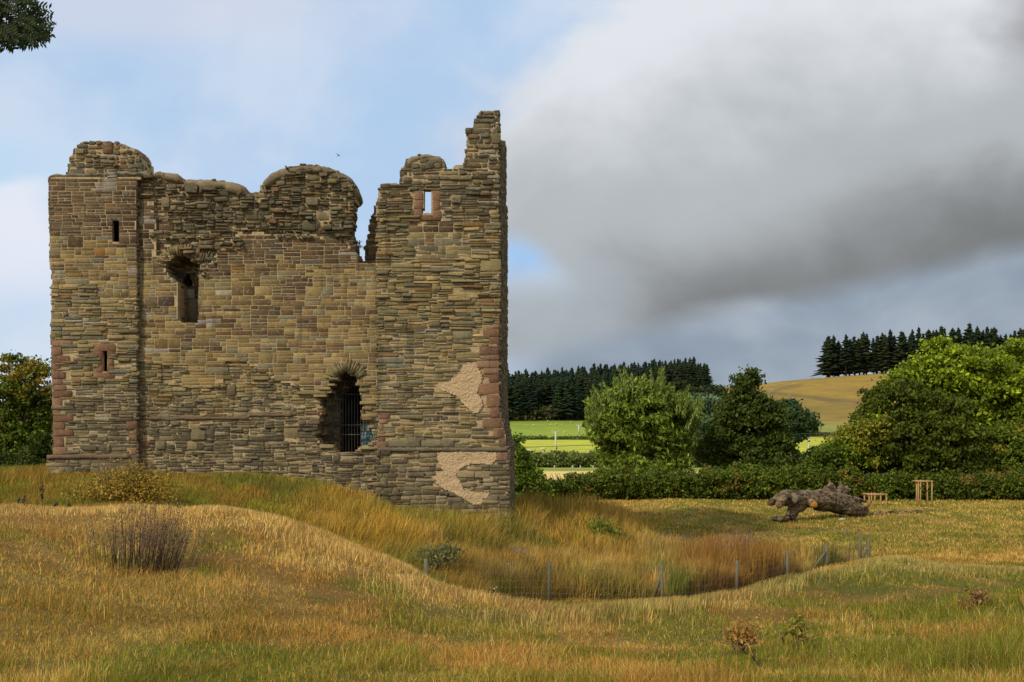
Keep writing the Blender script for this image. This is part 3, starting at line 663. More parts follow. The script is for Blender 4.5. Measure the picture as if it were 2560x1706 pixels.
MOLDS = [  # projecting string courses (x0,y0,x1,y1) with wall
 ('L', 122, 1139, 328, 1147), ('C', 344, 1043, 620, 1050), ('C', 622, 1036, 730, 1041), ('R', 946, 1120, 1268, 1129)]
def rect(a, b, c, d): return [(a, b), (c, b), (c, d), (a, d)]
LICH = {'L': [(205, 805, 40, 8), (180, 597, 22, 7), (330, 680, 14, 8), (150, 690, 12, 14), (240, 470, 10, 26), (275, 455, 8, 30)], 'C': [(366, 553, 24, 11), (370, 790, 26, 7), (402, 873, 34, 9), (520, 806, 26, 9), (575, 735, 20, 8), (480, 880, 12, 6), (880, 640, 14, 10), (1000, 900, 9, 9)], 'R': [(1170, 610, 30, 9), (1230, 330, 18, 8), (1225, 385, 22, 9), (1235, 440, 16, 10), (1240, 700, 8, 18), (1120, 545, 12, 12)]}
SLX = {'L': (283, 296, 254, 269), 'R': (1057, 1080.5)}
YF = {'L': 39.93, 'C': 40.12, 'R': 40.0}
L_obj = face_wall('left_turret_masonry', 'L', A_L, [SLIT1, SLIT2], YF['L'], 40.13, 'coursed brown stone of the square left turret, rougher slate below', excl=[rect(*r) for r in REDS['L']])
PATCHC = [rect(*r) for r in REDS['C']] 
C_obj = face_wall('middle_wall_masonry', 'C', A_C, [GATE, WIN_C], YF['C'], 41.3, 'middle wall with neat coursed stone below torn open rubble', excl=PATCHC)
CB = face_wall('inner_wall_masonry', 'B', B_C, [GATE_B, WIN_B], 41.32, 42.3)
R_obj = face_wall('right_turret_masonry', 'R', A_R, [WIN_R], YF['R'], 40.5, 'tall right turret of thin grey green slates with pink render patches', excl=[rect(*r) for r in REDS['R']] + RENDER)

face_wall('turret_backing_masonry', 'Q', [(max(x, 128), y + 4 if y < 1290 else y) for x, y in A_L], [rect(255, 535, 345, 625), rect(226, 862, 318, 945)], 40.15, 41.7)
face_wall('turret_backing_masonry', 'Q', [(min(max(x, 950), 1244), y + 4 if y < 1290 else y) for x, y in A_R], [[(1038, 462), (1092, 462), (1094, 545), (1036, 545)]], 40.52, 41.7)
# red surrounds of the two small windows
for wn, sob in (('L', L_obj), ('R', R_obj)):
    mb = MB(); R = random.Random(5); k = YF[wn] / F
    for (a, b, c, d) in REDS[wn]:
        if not ((wn == 'L' and 225 < a < 290) or (wn == 'R' and b < 600)): continue
        red = (.24, .125, .075) if wn == 'L' else (.27, .155, .09); g = R.uniform(.8, 1.15)
        stone(mb, Vector((0, YF[wn] + yoff((a + c) / 2, (b + d) / 2, wn), 0)), Vector((1, 0, 0)), Vector((0, 0, 1)), Vector((0, -1, 0)), (a - 1280) * k, (c - 1280) * k, (HZ - d) * k, (HZ - b) * k, .04, tuple(q * g for q in red), R, .2)
    o = mb.build('window_surround', M_RED, sob); o.location = (0, 0, 0); o['label'] = 'red sandstone surround of a small window'
# string courses: lumpy half round mouldings
for (wn, a, b, c, d) in MOLDS:
    mb = MB(); R = random.Random(a); k = YF[wn] / F; n = max(6, (c - a) // 9)
    yb_ = YF[wn] + yoff((a + c) / 2, d + 6 if wn != 'C' else d, wn); pts = []; rr = []
    for i in range(n + 1):
        x = a + (c - a) * i / n; sl = -(x - a) / (c - a) * 4 if wn == 'L' else 0
        if wn == 'C': sl = -(x - a) / 280 * 3
        pts.append(((x - 1280) * k, yb_ - .02, (HZ - (b + d) / 2 - sl * .3) * k + R.uniform(-.008, .008))); rr.append((d - b) / 2 * k * R.uniform(.8, 1.15) + .02)
    tube(mb, pts, rr, (.17, .115, .075) if wn != 'R' else (.15, .125, .085), 8, .12, a)
    o = mb.build('string_course', M_RED if wn != 'R' else M_STONE, L_obj if wn == 'L' else C_obj if wn == 'C' else R_obj); o.location = (0, 0, 0)
# side string of the right turret wraps round the flank (built with the flank below)
# ashlar blocks above right string
mb = MB(); R = random.Random(9)
for (a, b, c, d) in ((972, 1100, 1050, 1117), (1054, 1100, 1134, 1117), (980, 958, 1000, 968)):
    mb = MB(); stone(mb, Vector((0, 39.985, 0)), Vector((1, 0, 0)), Vector((0, 0, 1)), Vector((0, -1, 0)), (a - 1280) / 75, (c - 1280) / 75, (HZ - d) / 75, (HZ - b) / 75, .07, (.20, .17, .105), R, .2)
    o = mb.build('dressed_block', M_STONE, R_obj); o.location = (0, 0, 0)

# radiating arch stones
def fan(mb, cx, cy, r0, r1, a0, a1, n, yf, col, R, proud=.05, pal='slate', ell=1.0):
    k = yf / F
    for i in range(n):
        t0 = a0 + (a1 - a0) * i / n; t1 = a0 + (a1 - a0) * (i + .86) / n; ra = r0 * R.uniform(.92, 1.18); rb = r1 * R.uniform(.86, 1.1)
        d = yf - proud * R.uniform(.3, 1.3); V = []
        for Yd in (yf + .5, d):
            for (t, r) in ((t0, ra), (t1, ra), (t1, rb), (t0, rb)):
                V.append(((cx + r * math.cos(t) - 1280) * k, Yd, (HZ - (cy - r * ell * math.sin(t))) * k))
        mb.add(V, BOXF, pick(pal, R))
R = random.Random(3); mb = MB(); rad = math.radians
fan(mb, 868, 962, 30, 56, rad(28), rad(152), 38, YF['C'] - .0, None, R, .07, 'slate', 1.05)
fan(mb, 868, 962, 40, 56, rad(150), rad(163), 4, YF['C'], None, R, .05, 'slate', 1.05)
o = mb.build('gate_arch', M_STONE, C_obj); o.location = (0, 0, 0); o['label'] = 'fan of thin slates arching over the gateway'
mb = MB()
fan(mb, 452, 680, 42, 66, rad(66), rad(168), 34, YF['C'] + .06, None, R, .08, 'slate')
fan(mb, 498, 694, 44, 68, rad(52), rad(105), 16, YF['C'] + .06, None, R, .08, 'rubble')
o = mb.build('window_arch', M_STONE, C_obj); o.location = (0, 0, 0); o['label'] = 'broken fan of thin slates over the arched window'
# jutting slates around the torn gateway
mb = MB(); k = YF['C'] / F
for (a, b, c, d) in ((742, 979, 815, 986), (784, 987, 816, 993), (797, 969, 826, 975), (901, 960, 925, 966), (900, 1004, 944, 1011), (906, 1018, 930, 1025), (904, 1036, 945, 1043), (905, 1044, 930, 1051), (824, 944, 846, 950), (898, 972, 920, 980), (800, 1112, 834, 1121), (900, 1118, 940, 1124), (820, 960, 838, 965)):
    mb = MB(); stone(mb, Vector((0, YF['C'] + .03, 0)), Vector((1, 0, 0)), Vector((0, 0, 1)), Vector((0, -1, 0)), (a - 1280) * k, (c - 1280) * k, (HZ - d) * k, (HZ - b) * k, .10, pick('slate', R), R, .3, .4)
    o = mb.build('jutting_slate', M_STONE, C_obj); o.location = (0, 0, 0)

# render patches
for P_ in RENDER:
    mb = MB(); R = random.Random(len(P_)); C = 3.0; k = 40 / F; hh = {}
    y0, y1 = min(p[1] for p in P_), max(p[1] for p in P_); x0, x1 = min(p[0] for p in P_), max(p[0] for p in P_)
    def pt(i, j):
        if (i, j) not in hh:
            x, y = x0 + i * C + R.uniform(-1, 1), y0 + j * C + R.uniform(-1, 1)
            hh[(i, j)] = ((x - 1280) * k, 40.0 + yoff(x0 + i * C, y0 + j * C, 'R') - .04 - R.uniform(0, .018), (HZ - y) * k)
        return hh[(i, j)]
    nx_, ny_ = int((x1 - x0) / C) + 1, int((y1 - y0) / C) + 1
    cin = {(i, j) for i in range(nx_) for j in range(ny_) if inpoly(P_, x0 + (i + .5) * C, y0 + (j + .5) * C)}
    for (i, j) in cin:
        mb.add([pt(i, j + 1), pt(i + 1, j + 1), pt(i + 1, j), pt(i, j)], [(0, 1, 2, 3)])
        for (di, dj, p, q_) in ((-1, 0, (i, j), (i, j + 1)), (1, 0, (i + 1, j + 1), (i + 1, j)), (0, -1, (i + 1, j), (i, j)), (0, 1, (i, j + 1), (i + 1, j + 1))):
            if (i + di, j + dj) not in cin:
                A = pt(*p); B = pt(*q_); mb.add([A, B, (B[0], B[1] + .15, B[2]), (A[0], A[1] + .15, A[2])], [(0, 1, 2, 3)])
    o = mb.build('render_patch', M_RENDER, R_obj); o.location = (0, 0, 0); o['label'] = 'peeling pinkish cream render patch'

# smooth mortar cappings on the broken wall tops
def capping(parent, pts, yf, yb, th=.16, col=(.27, .205, .13), over=.03, out=.05):
    mb = MB(); R = random.Random(int(pts[0][0])); k = yf / F; Q = []
    for i in range(len(pts) - 1):
        (xa, ya), (xb, yb2) = pts[i], pts[i + 1]; m = max(1, int(math.hypot(xb - xa, yb2 - ya) / 6))
        for j in range(m): Q.append((xa + (xb - xa) * j / m, ya + (yb2 - ya) * j / m))
    Q.append(pts[-1]); V = []; K = 16; m = len(Q)
    prof = [(yf - over + (yb - yf + 2 * over) * (.5 - .5 * math.cos(math.pi * j / (K - 1))), 1 - abs(2 * (.5 - .5 * math.cos(math.pi * j / (K - 1))) - 1) ** 5) for j in range(K)]
    for i, (x, y) in enumerate(Q):
        a_, b_ = Q[max(i - 2, 0)], Q[min(i + 2, m - 1)]; tx, tz = b_[0] - a_[0], -(b_[1] - a_[1]); l = math.hypot(tx, tz) or 1; nx, nz = -tz / l, tx / l
        en = min(1, (min(i, m - 1 - i) + .2) / 2.0); thx = th * (.75 + .6 * vnoise(i / 2.6, pts[0][0], 3)); X0, Z0 = (x - 1280) * k, (HZ - y) * k
        for (yd, e) in prof:
            o_ = out + R.uniform(-.02, .02) + .07 * (float(vnoise(i / 3.1, yd * 3, 9)) - .5) - (1 - e) * th * .5 - (1 - en) ** 2 * th
            V.append((X0 + nx * o_, yd + R.uniform(-.012, .012), Z0 + nz * o_))
        for (yd, e) in prof[::-1]:
            o_ = -float(thx) * (.6 + .4 * en)
            V.append((X0 + nx * o_, yd + (.07 if yd < (yf + yb) / 2 else -.07), Z0 + nz * o_))
    r = 2 * K; Fc = [(i * r + j, i * r + (j + 1) % r, (i + 1) * r + (j + 1) % r, (i + 1) * r + j) for i in range(m - 1) for j in range(r)]
    Fc += [tuple(range(r))[::-1], tuple((m - 1) * r + j for j in range(r))]
    mb.add(V, Fc, col); o = mb.build('mortar_capping', M_CAP, parent, smooth=True); o.location = (0, 0, 0)
capping(L_obj, [(193, 364), (202, 359), (232, 358), (268, 363), (292, 359), (322, 369), (340, 377), (345, 390)], 40.15, 41.75, .15, over=.05, out=.07)
capping(L_obj, [(121, 443), (160, 439), (200, 437), (260, 436), (320, 434), (358, 434), (376, 440)], 39.93, 40.3, .07, (.25, .21, .16))
capping(C_obj, [(378, 441), (390, 436), (400, 433), (415, 437), (440, 439), (457, 448)], 40.16, 42.3, .16, over=.07, out=.08)
capping(C_obj, [(452, 455), (463, 451), (490, 453), (535, 451), (575, 456), (595, 462), (606, 471), (611, 484)], 40.12, 42.3, .26, over=.07, out=.08)
capping(C_obj, [(650, 466), (662, 449), (675, 437), (690, 428), (719, 417), (761, 410), (795, 412), (825, 419), (845, 427), (867, 442), (880, 456), (887, 474), (888, 494)], 40.14, 42.3, .27, (.21, .165, .105), over=.03, out=.06)
capping(R_obj, [(947, 478), (950, 468), (960, 462), (980, 460), (1003, 460)], 40.0, 41.8, .14)
capping(R_obj, [(1013, 415), (1020, 402), (1030, 394), (1050, 388), (1075, 388), (1098, 392), (1108, 400), (1113, 410)], 40.0, 41.8, .20, over=.07, out=.07)
capping(R_obj, [(1192, 294), (1199, 283), (1210, 279), (1235, 277), (1248, 280), (1252, 290)], 40.0, 41.2, .16)

# flank, rear and left walls (each a slab clad in larger stones)
def slab_wall(name, p0, p1, th, top, bot, sw, sh, seed, batter=None, clad=(1,)):
    """wall from p0 to p1 seen from its outer side (outside is to the right of p0->p1)"""
    R = random.Random(seed); p0 = Vector((*p0, 0)); p1 = Vector((*p1, 0)); L = (p1 - p0).length; U = (p1 - p0) / L; N = Vector((U.y, -U.x, 0)); st = MB(); core = MB()
    n = int(L / .4)
    def tz(s): return top(s / L) if callable(top) else top
    def bo(z): return batter(z) if batter else 0
    for i in range(n):
        s0, s1 = L * i / n, L * (i + 1) / n; zt = tz((s0 + s1) / 2); zs = [bot] + [z for z in (-1.05, -.62, -.6, .75) if bot < z < zt] + [zt]
        for a, b in zip(zs[:-1], zs[1:]):
            V = []
            for z in (a, b):
                for s, d in ((s0, bo(z)), (s1, bo(z)), (s1, -th), (s0, -th)): V.append(tuple(p0 + U * s + N * d + Vector((0, 0, z))))
            core.add(V, BOXF, (.13, .11, .08))
    z = bot
    while z < 12.3:
        h = R.uniform(*sh); s = 0
        while s < L:
            l = min(R.uniform(*sw), L - s)
            if l > .06 and z + h / 2 < tz(s + l / 2):
                stone(st, p0 + N * bo(z + h / 2), U, Vector((0, 0, 1)), N, s + .01, s + l - .01, z + .008, z + h - .008, R.uniform(.01, .07), pick('rubble', R), R, .8, .1)
            s += l
        z += h
    o = st.build(name, M_STONE, keep); c = core.build('mortar_core', M_MORT, keep); c.parent = o; c.location = (0, 0, 0); return o
def ftop(t):
    Yd = 40 + 13 * t
    return (.2393 * Yd + .12 * math.sin(t * 40)) if t < .78 else (.187 * Yd + .1 * math.sin(t * 31))
def bat(z): return 0 if z > .75 else (.75 - z) / 1.35 * .27 if z > -.6 else .30
xf = (1248 - 1280) / 75
fl = slab_wall('flank_wall_masonry', (xf, 40.04), (-.232, 53), 1.05, ftop, -3.6, (.25, .7), (.10, .22), 4, bat)
fl['label'] = 'dark mossy flank wall with sloping foot, seen nearly edge on'
mb = MB(); tube(mb, [(xf + .30, 39.9, -.52), (-.232 + .33, 53.2, -.52)], .055, (.15, .11, .08), 8, .1); tube(mb, [(xf + .03, 40.0, .73), (-.232 + .05, 53.1, .70)], .05, (.15, .11, .08), 8, .1)
o = mb.build('string_course', M_STONE, fl); o.location = (0, 0, 0)
slab_wall('rear_wall_masonry', (-.3, 53.0), (-16.0, 53.0), 1.6, lambda t: 6.2 + .5 * math.sin(t * 17), -3.6, (.4, 1.0), (.2, .4), 5)
slab_wall('side_wall_masonry', (-16.0, 53.0), ((126 - 1280) * 39.93 / F + .1, 41.5), 1.6, lambda t: 7.2 + .6 * math.sin(t * 12), -3.6, (.4, 1.0), (.2, .4), 6)
# slits backed by added near black boxes; interior darkness put into their colour
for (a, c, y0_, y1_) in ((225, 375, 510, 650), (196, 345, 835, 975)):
    mb = MB(); box(mb, (a - 1280) / 75, (c - 1280) / 75, 41.72, 42.6, (HZ - y1_) / 75, (HZ - y0_) / 75, (.03, .025, .02)); o = mb.build('slit_dark_backing', M_STONE, L_obj); o.location = (0, 0, 0)
# closed box added behind gate and window, roofed to keep both openings dark
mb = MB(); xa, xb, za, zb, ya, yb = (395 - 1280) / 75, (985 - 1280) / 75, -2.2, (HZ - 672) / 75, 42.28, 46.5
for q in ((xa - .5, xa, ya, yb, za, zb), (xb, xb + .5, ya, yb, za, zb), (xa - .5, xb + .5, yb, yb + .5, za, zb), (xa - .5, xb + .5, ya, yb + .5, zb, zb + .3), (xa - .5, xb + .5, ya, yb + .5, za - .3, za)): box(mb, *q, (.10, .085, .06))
o = mb.build('dark_backing_box', M_STONE, keep)
# pale plastered reveal in the arched window
mb = MB(); k = 41.3 / F; box(mb, (466 - 1280) * k, (496 - 1280) * k, 41.22, 41.31, (HZ - 809) * k, (HZ - 748) * k, (.20, .18, .115)); box(mb, (464 - 1280) * k, (488 - 1280) * k, 41.20, 41.31, (HZ - 747) * k, (HZ - 724) * k, (.34, .33, .29))
o = mb.build('window_reveal', M_CAP, C_obj); o.location = (0, 0, 0); o['label'] = 'smooth pale reveal inside the arched window'
# iron gate grille
mb = MB(); k = 41.05 / F
def bx_(a, b, c, d, t=.016, y=41.05): box(mb, (a - 1280) * k, (c - 1280) * k, y - t, y + t, (HZ - d) * k, (HZ - b) * k)
for i in range(17):
    x = 821 + i * 7.3; t = max(0, 1 - ((x - 872) / 58) ** 2) ** .5; ytop = 1000 - t * 62
    if x > 905: ytop = 1040
    o_ = MB(); tube(mb, [((x - 1280) * k, 41.05, (HZ - 1150) * k), ((x - 1280) * k, 41.05, (HZ - ytop) * k)], .0125, (1, 1, 1), 6)
for (a, c, y) in ((814, 942, 1063), (814, 942, 1087), (840, 910, 986)): bx_(a, y - .9, c, y + .9, .02, 41.05)
g = mb.build('iron_gate', M_IRON, keep); g['label'] = 'grey iron bar grille closing the gateway'

# notice board inside the gateway
m, t, b = newmat('blue_information_panel'); a = attr(t); t.links.new(a, b.inputs['Base Color']); b.inputs['Roughness'].default_value = .4
M_PANEL = m
nb = empty('information_board', ((918 - 1280) * 42.05 / F, 41.27, -1.0), 'teal and grey picture board standing behind the iron gate bars', 'sign')
mb = MB(); k = 41.26 / F
def pr(a, b, c, d, y, col): box(mb, (a - 1280) * k, (c - 1280) * k, y - .008, y + .008, (HZ - d) * k, (HZ - b) * k, col)
pr(901, 1060, 944, 1122, 41.27, (.22, .27, .33)); 
nb_p = mb.build('panel', M_PANEL, nb)
mb = MB(); R = random.Random(8)
for (a, b, c, d, q) in ((903, 1062, 915, 1079, (.32, .36, .36)), (905, 1066, 912, 1072, (.12, .22, .28)), (917, 1078, 921, 1085, (.02, .22, .32)), (924, 1076, 930, 1086, (.02, .25, .36)), (932, 1090, 942, 1104, (.02, .20, .30)), (909, 1104, 926, 1109, (.02, .24, .33)), (904, 1090, 921, 1100, (.12, .24, .30)), (910, 1111, 916, 1119, (.02, .22, .3)), (922, 1112, 941, 1118, (.16, .2, .25))):
    pr(a, b, c, d, 41.258 - R.uniform(0, .004), q)
o = mb.build('picture', M_PANEL, nb_p); o.location = (0, 0, 0)

# ================================================================== VEGETATION
NR = np.random.RandomState(5)
def leaf_quads(mb, P_, size, col, up=0.0, elong=1.6, rs=NR):
    """P_ (n,3) leaf centres; random oriented little leaves, optionally pointing upward"""
    n = len(P_); d = rs.normal(size=(n, 3)); d /= np.linalg.norm(d, axis=1)[:, None]
    if np.ndim(up) or up: d = d * (1 - np.reshape(up, (-1, 1)) if np.ndim(up) else (1 - up)) + np.array([0, 0, 1.]) * (np.reshape(up, (-1, 1)) if np.ndim(up) else up); d /= np.linalg.norm(d, axis=1)[:, None]
    e = rs.normal(size=(n, 3)); e -= (e * d).sum(1)[:, None] * d; e /= np.linalg.norm(e, axis=1)[:, None]
    s = (size * rs.uniform(.6, 1.4, n))[:, None] if not hasattr(size, 'shape') else size[:, None]
    L = d * s * elong * .5; Wd = e * s * .5
    V = np.stack([P_ - L, P_ + Wd - L * .1, P_ + L, P_ - Wd - L * .1], 1)
    mb.addn(V, [(0, 1, 2, 3)], np.asarray(col) * 1.22)
def palette(n, cols, rs=NR):
    cols = np.array(cols); return cols[rs.randint(0, len(cols), n)]
def crown_points(lobes, n, clump, rs=NR, shell=.55, per=60):
    """lobes (x,y,z,rx,ry,rz); leaves gathered in clumps spread through the outer shell"""
    vol = np.array([(l[3] * l[4] + l[3] * l[5] + l[4] * l[5]) for l in lobes]); vol = vol / vol.sum(); Pl = []; Cl = []
    for l, w in zip(lobes, vol):
        m = max(3, int(n * w / per)); d = rs.normal(size=(m, 3)); d /= np.linalg.norm(d, axis=1)[:, None]
        r = shell + (1.08 - shell) * rs.uniform(0, 1, m) ** .6
        cen = np.array(l[:3]) + d * np.array(l[3:6]) * r[:, None]
        cs = clump * rs.uniform(.6, 1.5, m); tint = rs.uniform(.75, 1.25, m)
        p = cen[:, None, :] + rs.normal(size=(m, per, 3)) * cs[:, None, None] * np.array([1, 1, .55])
        Pl.append(p.reshape(-1, 3)); Cl.append(np.repeat(tint, per))
    return np.concatenate(Pl), np.concatenate(Cl)
def tree(name, label, cat, base, lobes, n, leaf, cols, clump=.35, trunk=.16, group=None, up=0.0, elong=1.7, shell=.55, per=60, seed=1, tint2=None, limbs=True, mat=None):
    rs = np.random.RandomState(seed); R = random.Random(seed)
    root = empty(name, base, label, cat, group)
    mb = MB(); P_, t = crown_points(lobes, n, clump, rs, shell, per)
    c = palette(len(P_), cols, rs) * t[:, None] * rs.uniform(.8, 1.2, (len(P_), 1))
    if tint2 is not None:      # patches turned yellow
        mk = fbm(P_[:, 0] / 1.1 + 3, P_[:, 2] / 1.1, seed, 3) > tint2[0]; c[mk] = palette(mk.sum(), tint2[1], rs)
    leaf_quads(mb, P_, np.full(len(P_), leaf) * rs.uniform(.6, 1.4, len(P_)), c, up, elong, rs)
    mb.build('crown', mat or M_LEAF, root)
    if limbs:
        mb = MB(); b = Vector(base); cx = sum(l[0] for l in lobes) / len(lobes); top = Vector((cx, base[1], base[2] + (max(l[2] for l in lobes) - base[2]) * .8))
        mid = b.lerp(top, .4) + Vector((R.uniform(-.2, .2), 0, 0))
        tube(mb, [b - Vector((0, 0, .3)), b + Vector((0, 0, .2)), mid, top], [trunk * 1.4, trunk * 1.05, trunk * .75, trunk * .15], (.1, .08, .06), 8, .08, seed)
        for l in lobes:
            e = Vector(l[:3]); s = b.lerp(top, R.uniform(.2, .55))
            tube(mb, [s, s.lerp(e, .5) + Vector((0, R.uniform(-.2, .2), .2)), e], [trunk * .45, trunk * .28, trunk * .08], (.1, .08, .06), 6, .05, seed)
        mb.build('trunk', M_BARK, root)
    return root
def lobe(x, y, rx, rz, Yd, ry=None, dy=0):
    a = px(x, y, Yd); k = Yd / F; return (a[0], Yd + dy, a[2], rx * k, (ry if ry else rx) * k, rz * k)
def lobes_auto(L, Yd, seed=0, sub=5):
    """add smaller bosses round every main lobe for an uneven outline"""
    R = random.Random(seed); out = []
    for (x, y, rx, rz) in L:
        out.append(lobe(x, y, rx, rz, Yd, None, R.uniform(-.5, .5) * rx * Yd / F))
        for _ in range(sub):
            an = R.uniform(0, 2 * math.pi); f = R.uniform(.55, .95)
            out.append(lobe(x + rx * f * math.cos(an), y - rz * f * math.sin(an), rx * R.uniform(.25, .5), rz * R.uniform(.2, .42), Yd, None, R.uniform(-.9, .9) * rx * Yd / F))
    return out
G_DARK = [(.042, .066, .007), (.055, .082, .008), (.030, .050, .006), (.072, .098, .010)]
G_MID = [(.085, .13, .010), (.11, .155, .012), (.065, .105, .010), (.13, .175, .014)]
G_BRT = [(.17, .23, .008), (.22, .285, .010), (.12, .17, .009), (.28, .335, .014)]
G_WIL = [(.105, .155, .014), (.14, .195, .018), (.08, .12, .012), (.18, .235, .035)]
G_YEL = [(.24, .24, .02), (.28, .22, .02), (.16, .19, .02), (.11, .14, .02)]

# willow
Yd = 93; W_ = lobes_auto([(1590, 1060, 95, 85), (1540, 1030, 60, 50), (1650, 1030, 75, 55), (1560, 1110, 70, 60), (1655, 1110, 65, 55), (1600, 1000, 70, 45), (1700, 1060, 35, 50), (1510, 1070, 40, 50), (1600, 1160, 90, 40)], Yd, 3, 4)
tree('willow_tree', 'round bushy grey green willow with upright wispy top behind the hedge', 'tree', gpt(1605, Yd), W_, 42000, .15, G_WIL, .30, .2, up=.35, elong=3.0, seed=11)
mb = MB(); rs = np.random.RandomState(3); P_ = []
for i in range(190):
    x = rs.uniform(1478, 1738); t = (x - 1605) / 135; y = 975 + 75 * abs(t) ** 2.2 + rs.uniform(-8, 45) - (24 if 1555 < x < 1578 else 0) - (14 if 1635 < x < 1655 else 0)
    L = rs.uniform(.7, 1.5); b = np.array(px(x, y, Yd + rs.uniform(-3, 3))); dr = np.array([t * .5 + rs.uniform(-.2, .2), 0, 1]); q = rs.uniform(0, 1, 46)[:, None]
    P_.append(b + dr * L * q + rs.normal(size=(46, 3)) * .09 * (1.15 - q))
P_ = np.concatenate(P_); leaf_quads(mb, P_, np.full(len(P_), .12), palette(len(P_), [(.15, .20, .04), (.20, .25, .06), (.12, .165, .03)], rs), .6, 3, rs)
wt = [o for o in COL.objects if o.name == 'willow_tree'][0]; mb.build('shoots', M_LEAF, wt)
# alder right of the willow
Yd = 97; tree('alder_tree', 'tall dark green alder with a narrow leaning top beside the willow', 'tree', gpt(1870, Yd), lobes_auto([(1868, 955, 26, 26), (1862, 995, 40, 36), (1842, 1030, 45, 40), (1890, 1040, 55, 40), (1820, 1080, 55, 45), (1880, 1090, 70, 50), (1930, 1110, 45, 45), (1800, 1130, 55, 35), (1880, 1150, 90, 40), (1955, 1150, 40, 40)], Yd, 5, 5), 46000, .17, G_DARK + [(.06, .075, .014)], .28, .2, seed=12)
Yd = 150; tree('oak_tree', 'dark rounded tree leaning right at the foot of the golden hill', 'tree', gpt(1968, Yd), lobes_auto([(1960, 1035, 45, 32), (1990, 1055, 45, 30), (2010, 1078, 20, 14), (1940, 1070, 40, 30), (1975, 1095, 25, 16)], Yd, 6, 4), 14000, .28, [(.03, .06, .018), (.045, .075, .025), (.022, .045, .015)], .4, .3, seed=13)
Yd = 160; tree('poplar_tree', 'pale bluish green tree between the willow and the dark alder', 'tree', gpt(1755, Yd), lobes_auto([(1752, 1015, 38, 28), (1765, 1045, 40, 30), (1745, 1075, 32, 28), (1770, 1085, 30, 28)], Yd, 7, 4), 12000, .26, [(.08, .13, .07), (.06, .10, .05), (.10, .15, .09)], .4, .28, seed=14)
# big trees right
Yd = 88; tree('ash_tree', 'largest tree at the right edge with bright yellow green leaves', 'tree', gpt(2400, Yd), lobes_auto([(2400, 940, 100, 70), (2310, 935, 50, 60), (2300, 980, 70, 60), (2480, 985, 90, 90), (2560, 935, 80, 70), (2390, 1040, 120, 80), (2500, 1080, 110, 90), (2600, 1040, 90, 90), (2245, 960, 35, 25), (2350, 878, 30, 25), (2450, 900, 34, 24), (2540, 888, 34, 24)], Yd, 8, 5), 80000, .19, G_BRT + [(.08, .12, .018)], .34, .35, seed=15)
Yd = 84; tree('hazel_tree', 'yellow green autumn tinged tree at the right edge under the bright ash', 'tree', gpt(2505, Yd), lobes_auto([(2505, 1110, 55, 50), (2545, 1150, 55, 60), (2490, 1170, 50, 50), (2590, 1120, 60, 70)], Yd, 9, 5), 26000, .14, G_MID + [(.14, .15, .02)], .25, .15, seed=16, tint2=(.62, G_YEL))
Yd = 81; tree('field_maple_tree', 'broad dark green tree standing in front of the bright ash', 'tree', gpt(2290, Yd), lobes_auto([(2250, 1010, 75, 55), (2330, 1030, 70, 55), (2200, 1060, 60, 50), (2290, 1100, 110, 65), (2380, 1110, 60, 60), (2180, 1130, 60, 55), (2300, 1170, 130, 50), (2420, 1180, 60, 50), (2210, 1190, 80, 40)], Yd, 10, 5), 80000, .15, [(.055, .074, .006), (.08, .10, .008), (.042, .06, .006), (.11, .13, .010)], .26, .3, seed=17)
Yd = 80; tree('young_birch_tree', 'loose yellowish tree left of the broad dark tree', 'tree', gpt(2140, Yd), lobes_auto([(2150, 1090, 50, 35), (2120, 1120, 38, 30), (2165, 1135, 45, 35), (2110, 1155, 30, 25), (2190, 1060, 30, 20)], Yd, 11, 5), 15000, .13, G_BRT[:2] + G_MID, .24, .1, seed=18, tint2=(.5, G_YEL))
Yd = 79; tree('hawthorn_tree', 'small dark hawthorn sticking up out of the hedge above the log', 'tree', gpt(2058, Yd), lobes_auto([(2060, 1140, 34, 20), (2040, 1160, 28, 22), (2085, 1165, 30, 24)], Yd, 12, 4), 9000, .13, G_DARK + G_MID[:2], .2, .08, seed=19)
Yd = 83; tree('right_thorn_tree' if 0 else 'thorn_tree', 'dark shaded tree low down at the extreme right edge', 'tree', gpt(2470, Yd), lobes_auto([(2470, 1205, 60, 35), (2540, 1210, 50, 40), (2590, 1190, 50, 50)], Yd, 13, 4), 16000, .14, G_DARK, .25, .14, seed=20)
# left of the keep
Yd = 62; tree('sycamore_tree', 'tree with browning leaves behind the left corner of the keep', 'tree', gpt(40, Yd), lobes_auto([(45, 940, 50, 45), (85, 960, 45, 50), (0, 1000, 60, 60), (70, 1040, 70, 60), (-20, 1080, 80, 80), (95, 1120, 50, 60), (20, 1130, 70, 50), (110, 1010, 30, 60)], Yd, 14, 5), 22000, .115, G_DARK[3:] + G_MID, .22, .18, seed=21, tint2=(.60, [(.22, .19, .02), (.26, .18, .025), (.15, .15, .02)]))
Yd = 56; tree('elder_bush', 'dark bush at the foot of the browning tree, left of the keep', 'bush', gpt(30, Yd), lobes_auto([(20, 1165, 55, 28), (85, 1170, 35, 28), (-40, 1160, 50, 35), (118, 1135, 28, 45)], Yd, 15, 4), 14000, .10, G_DARK, .16, .05, seed=22)
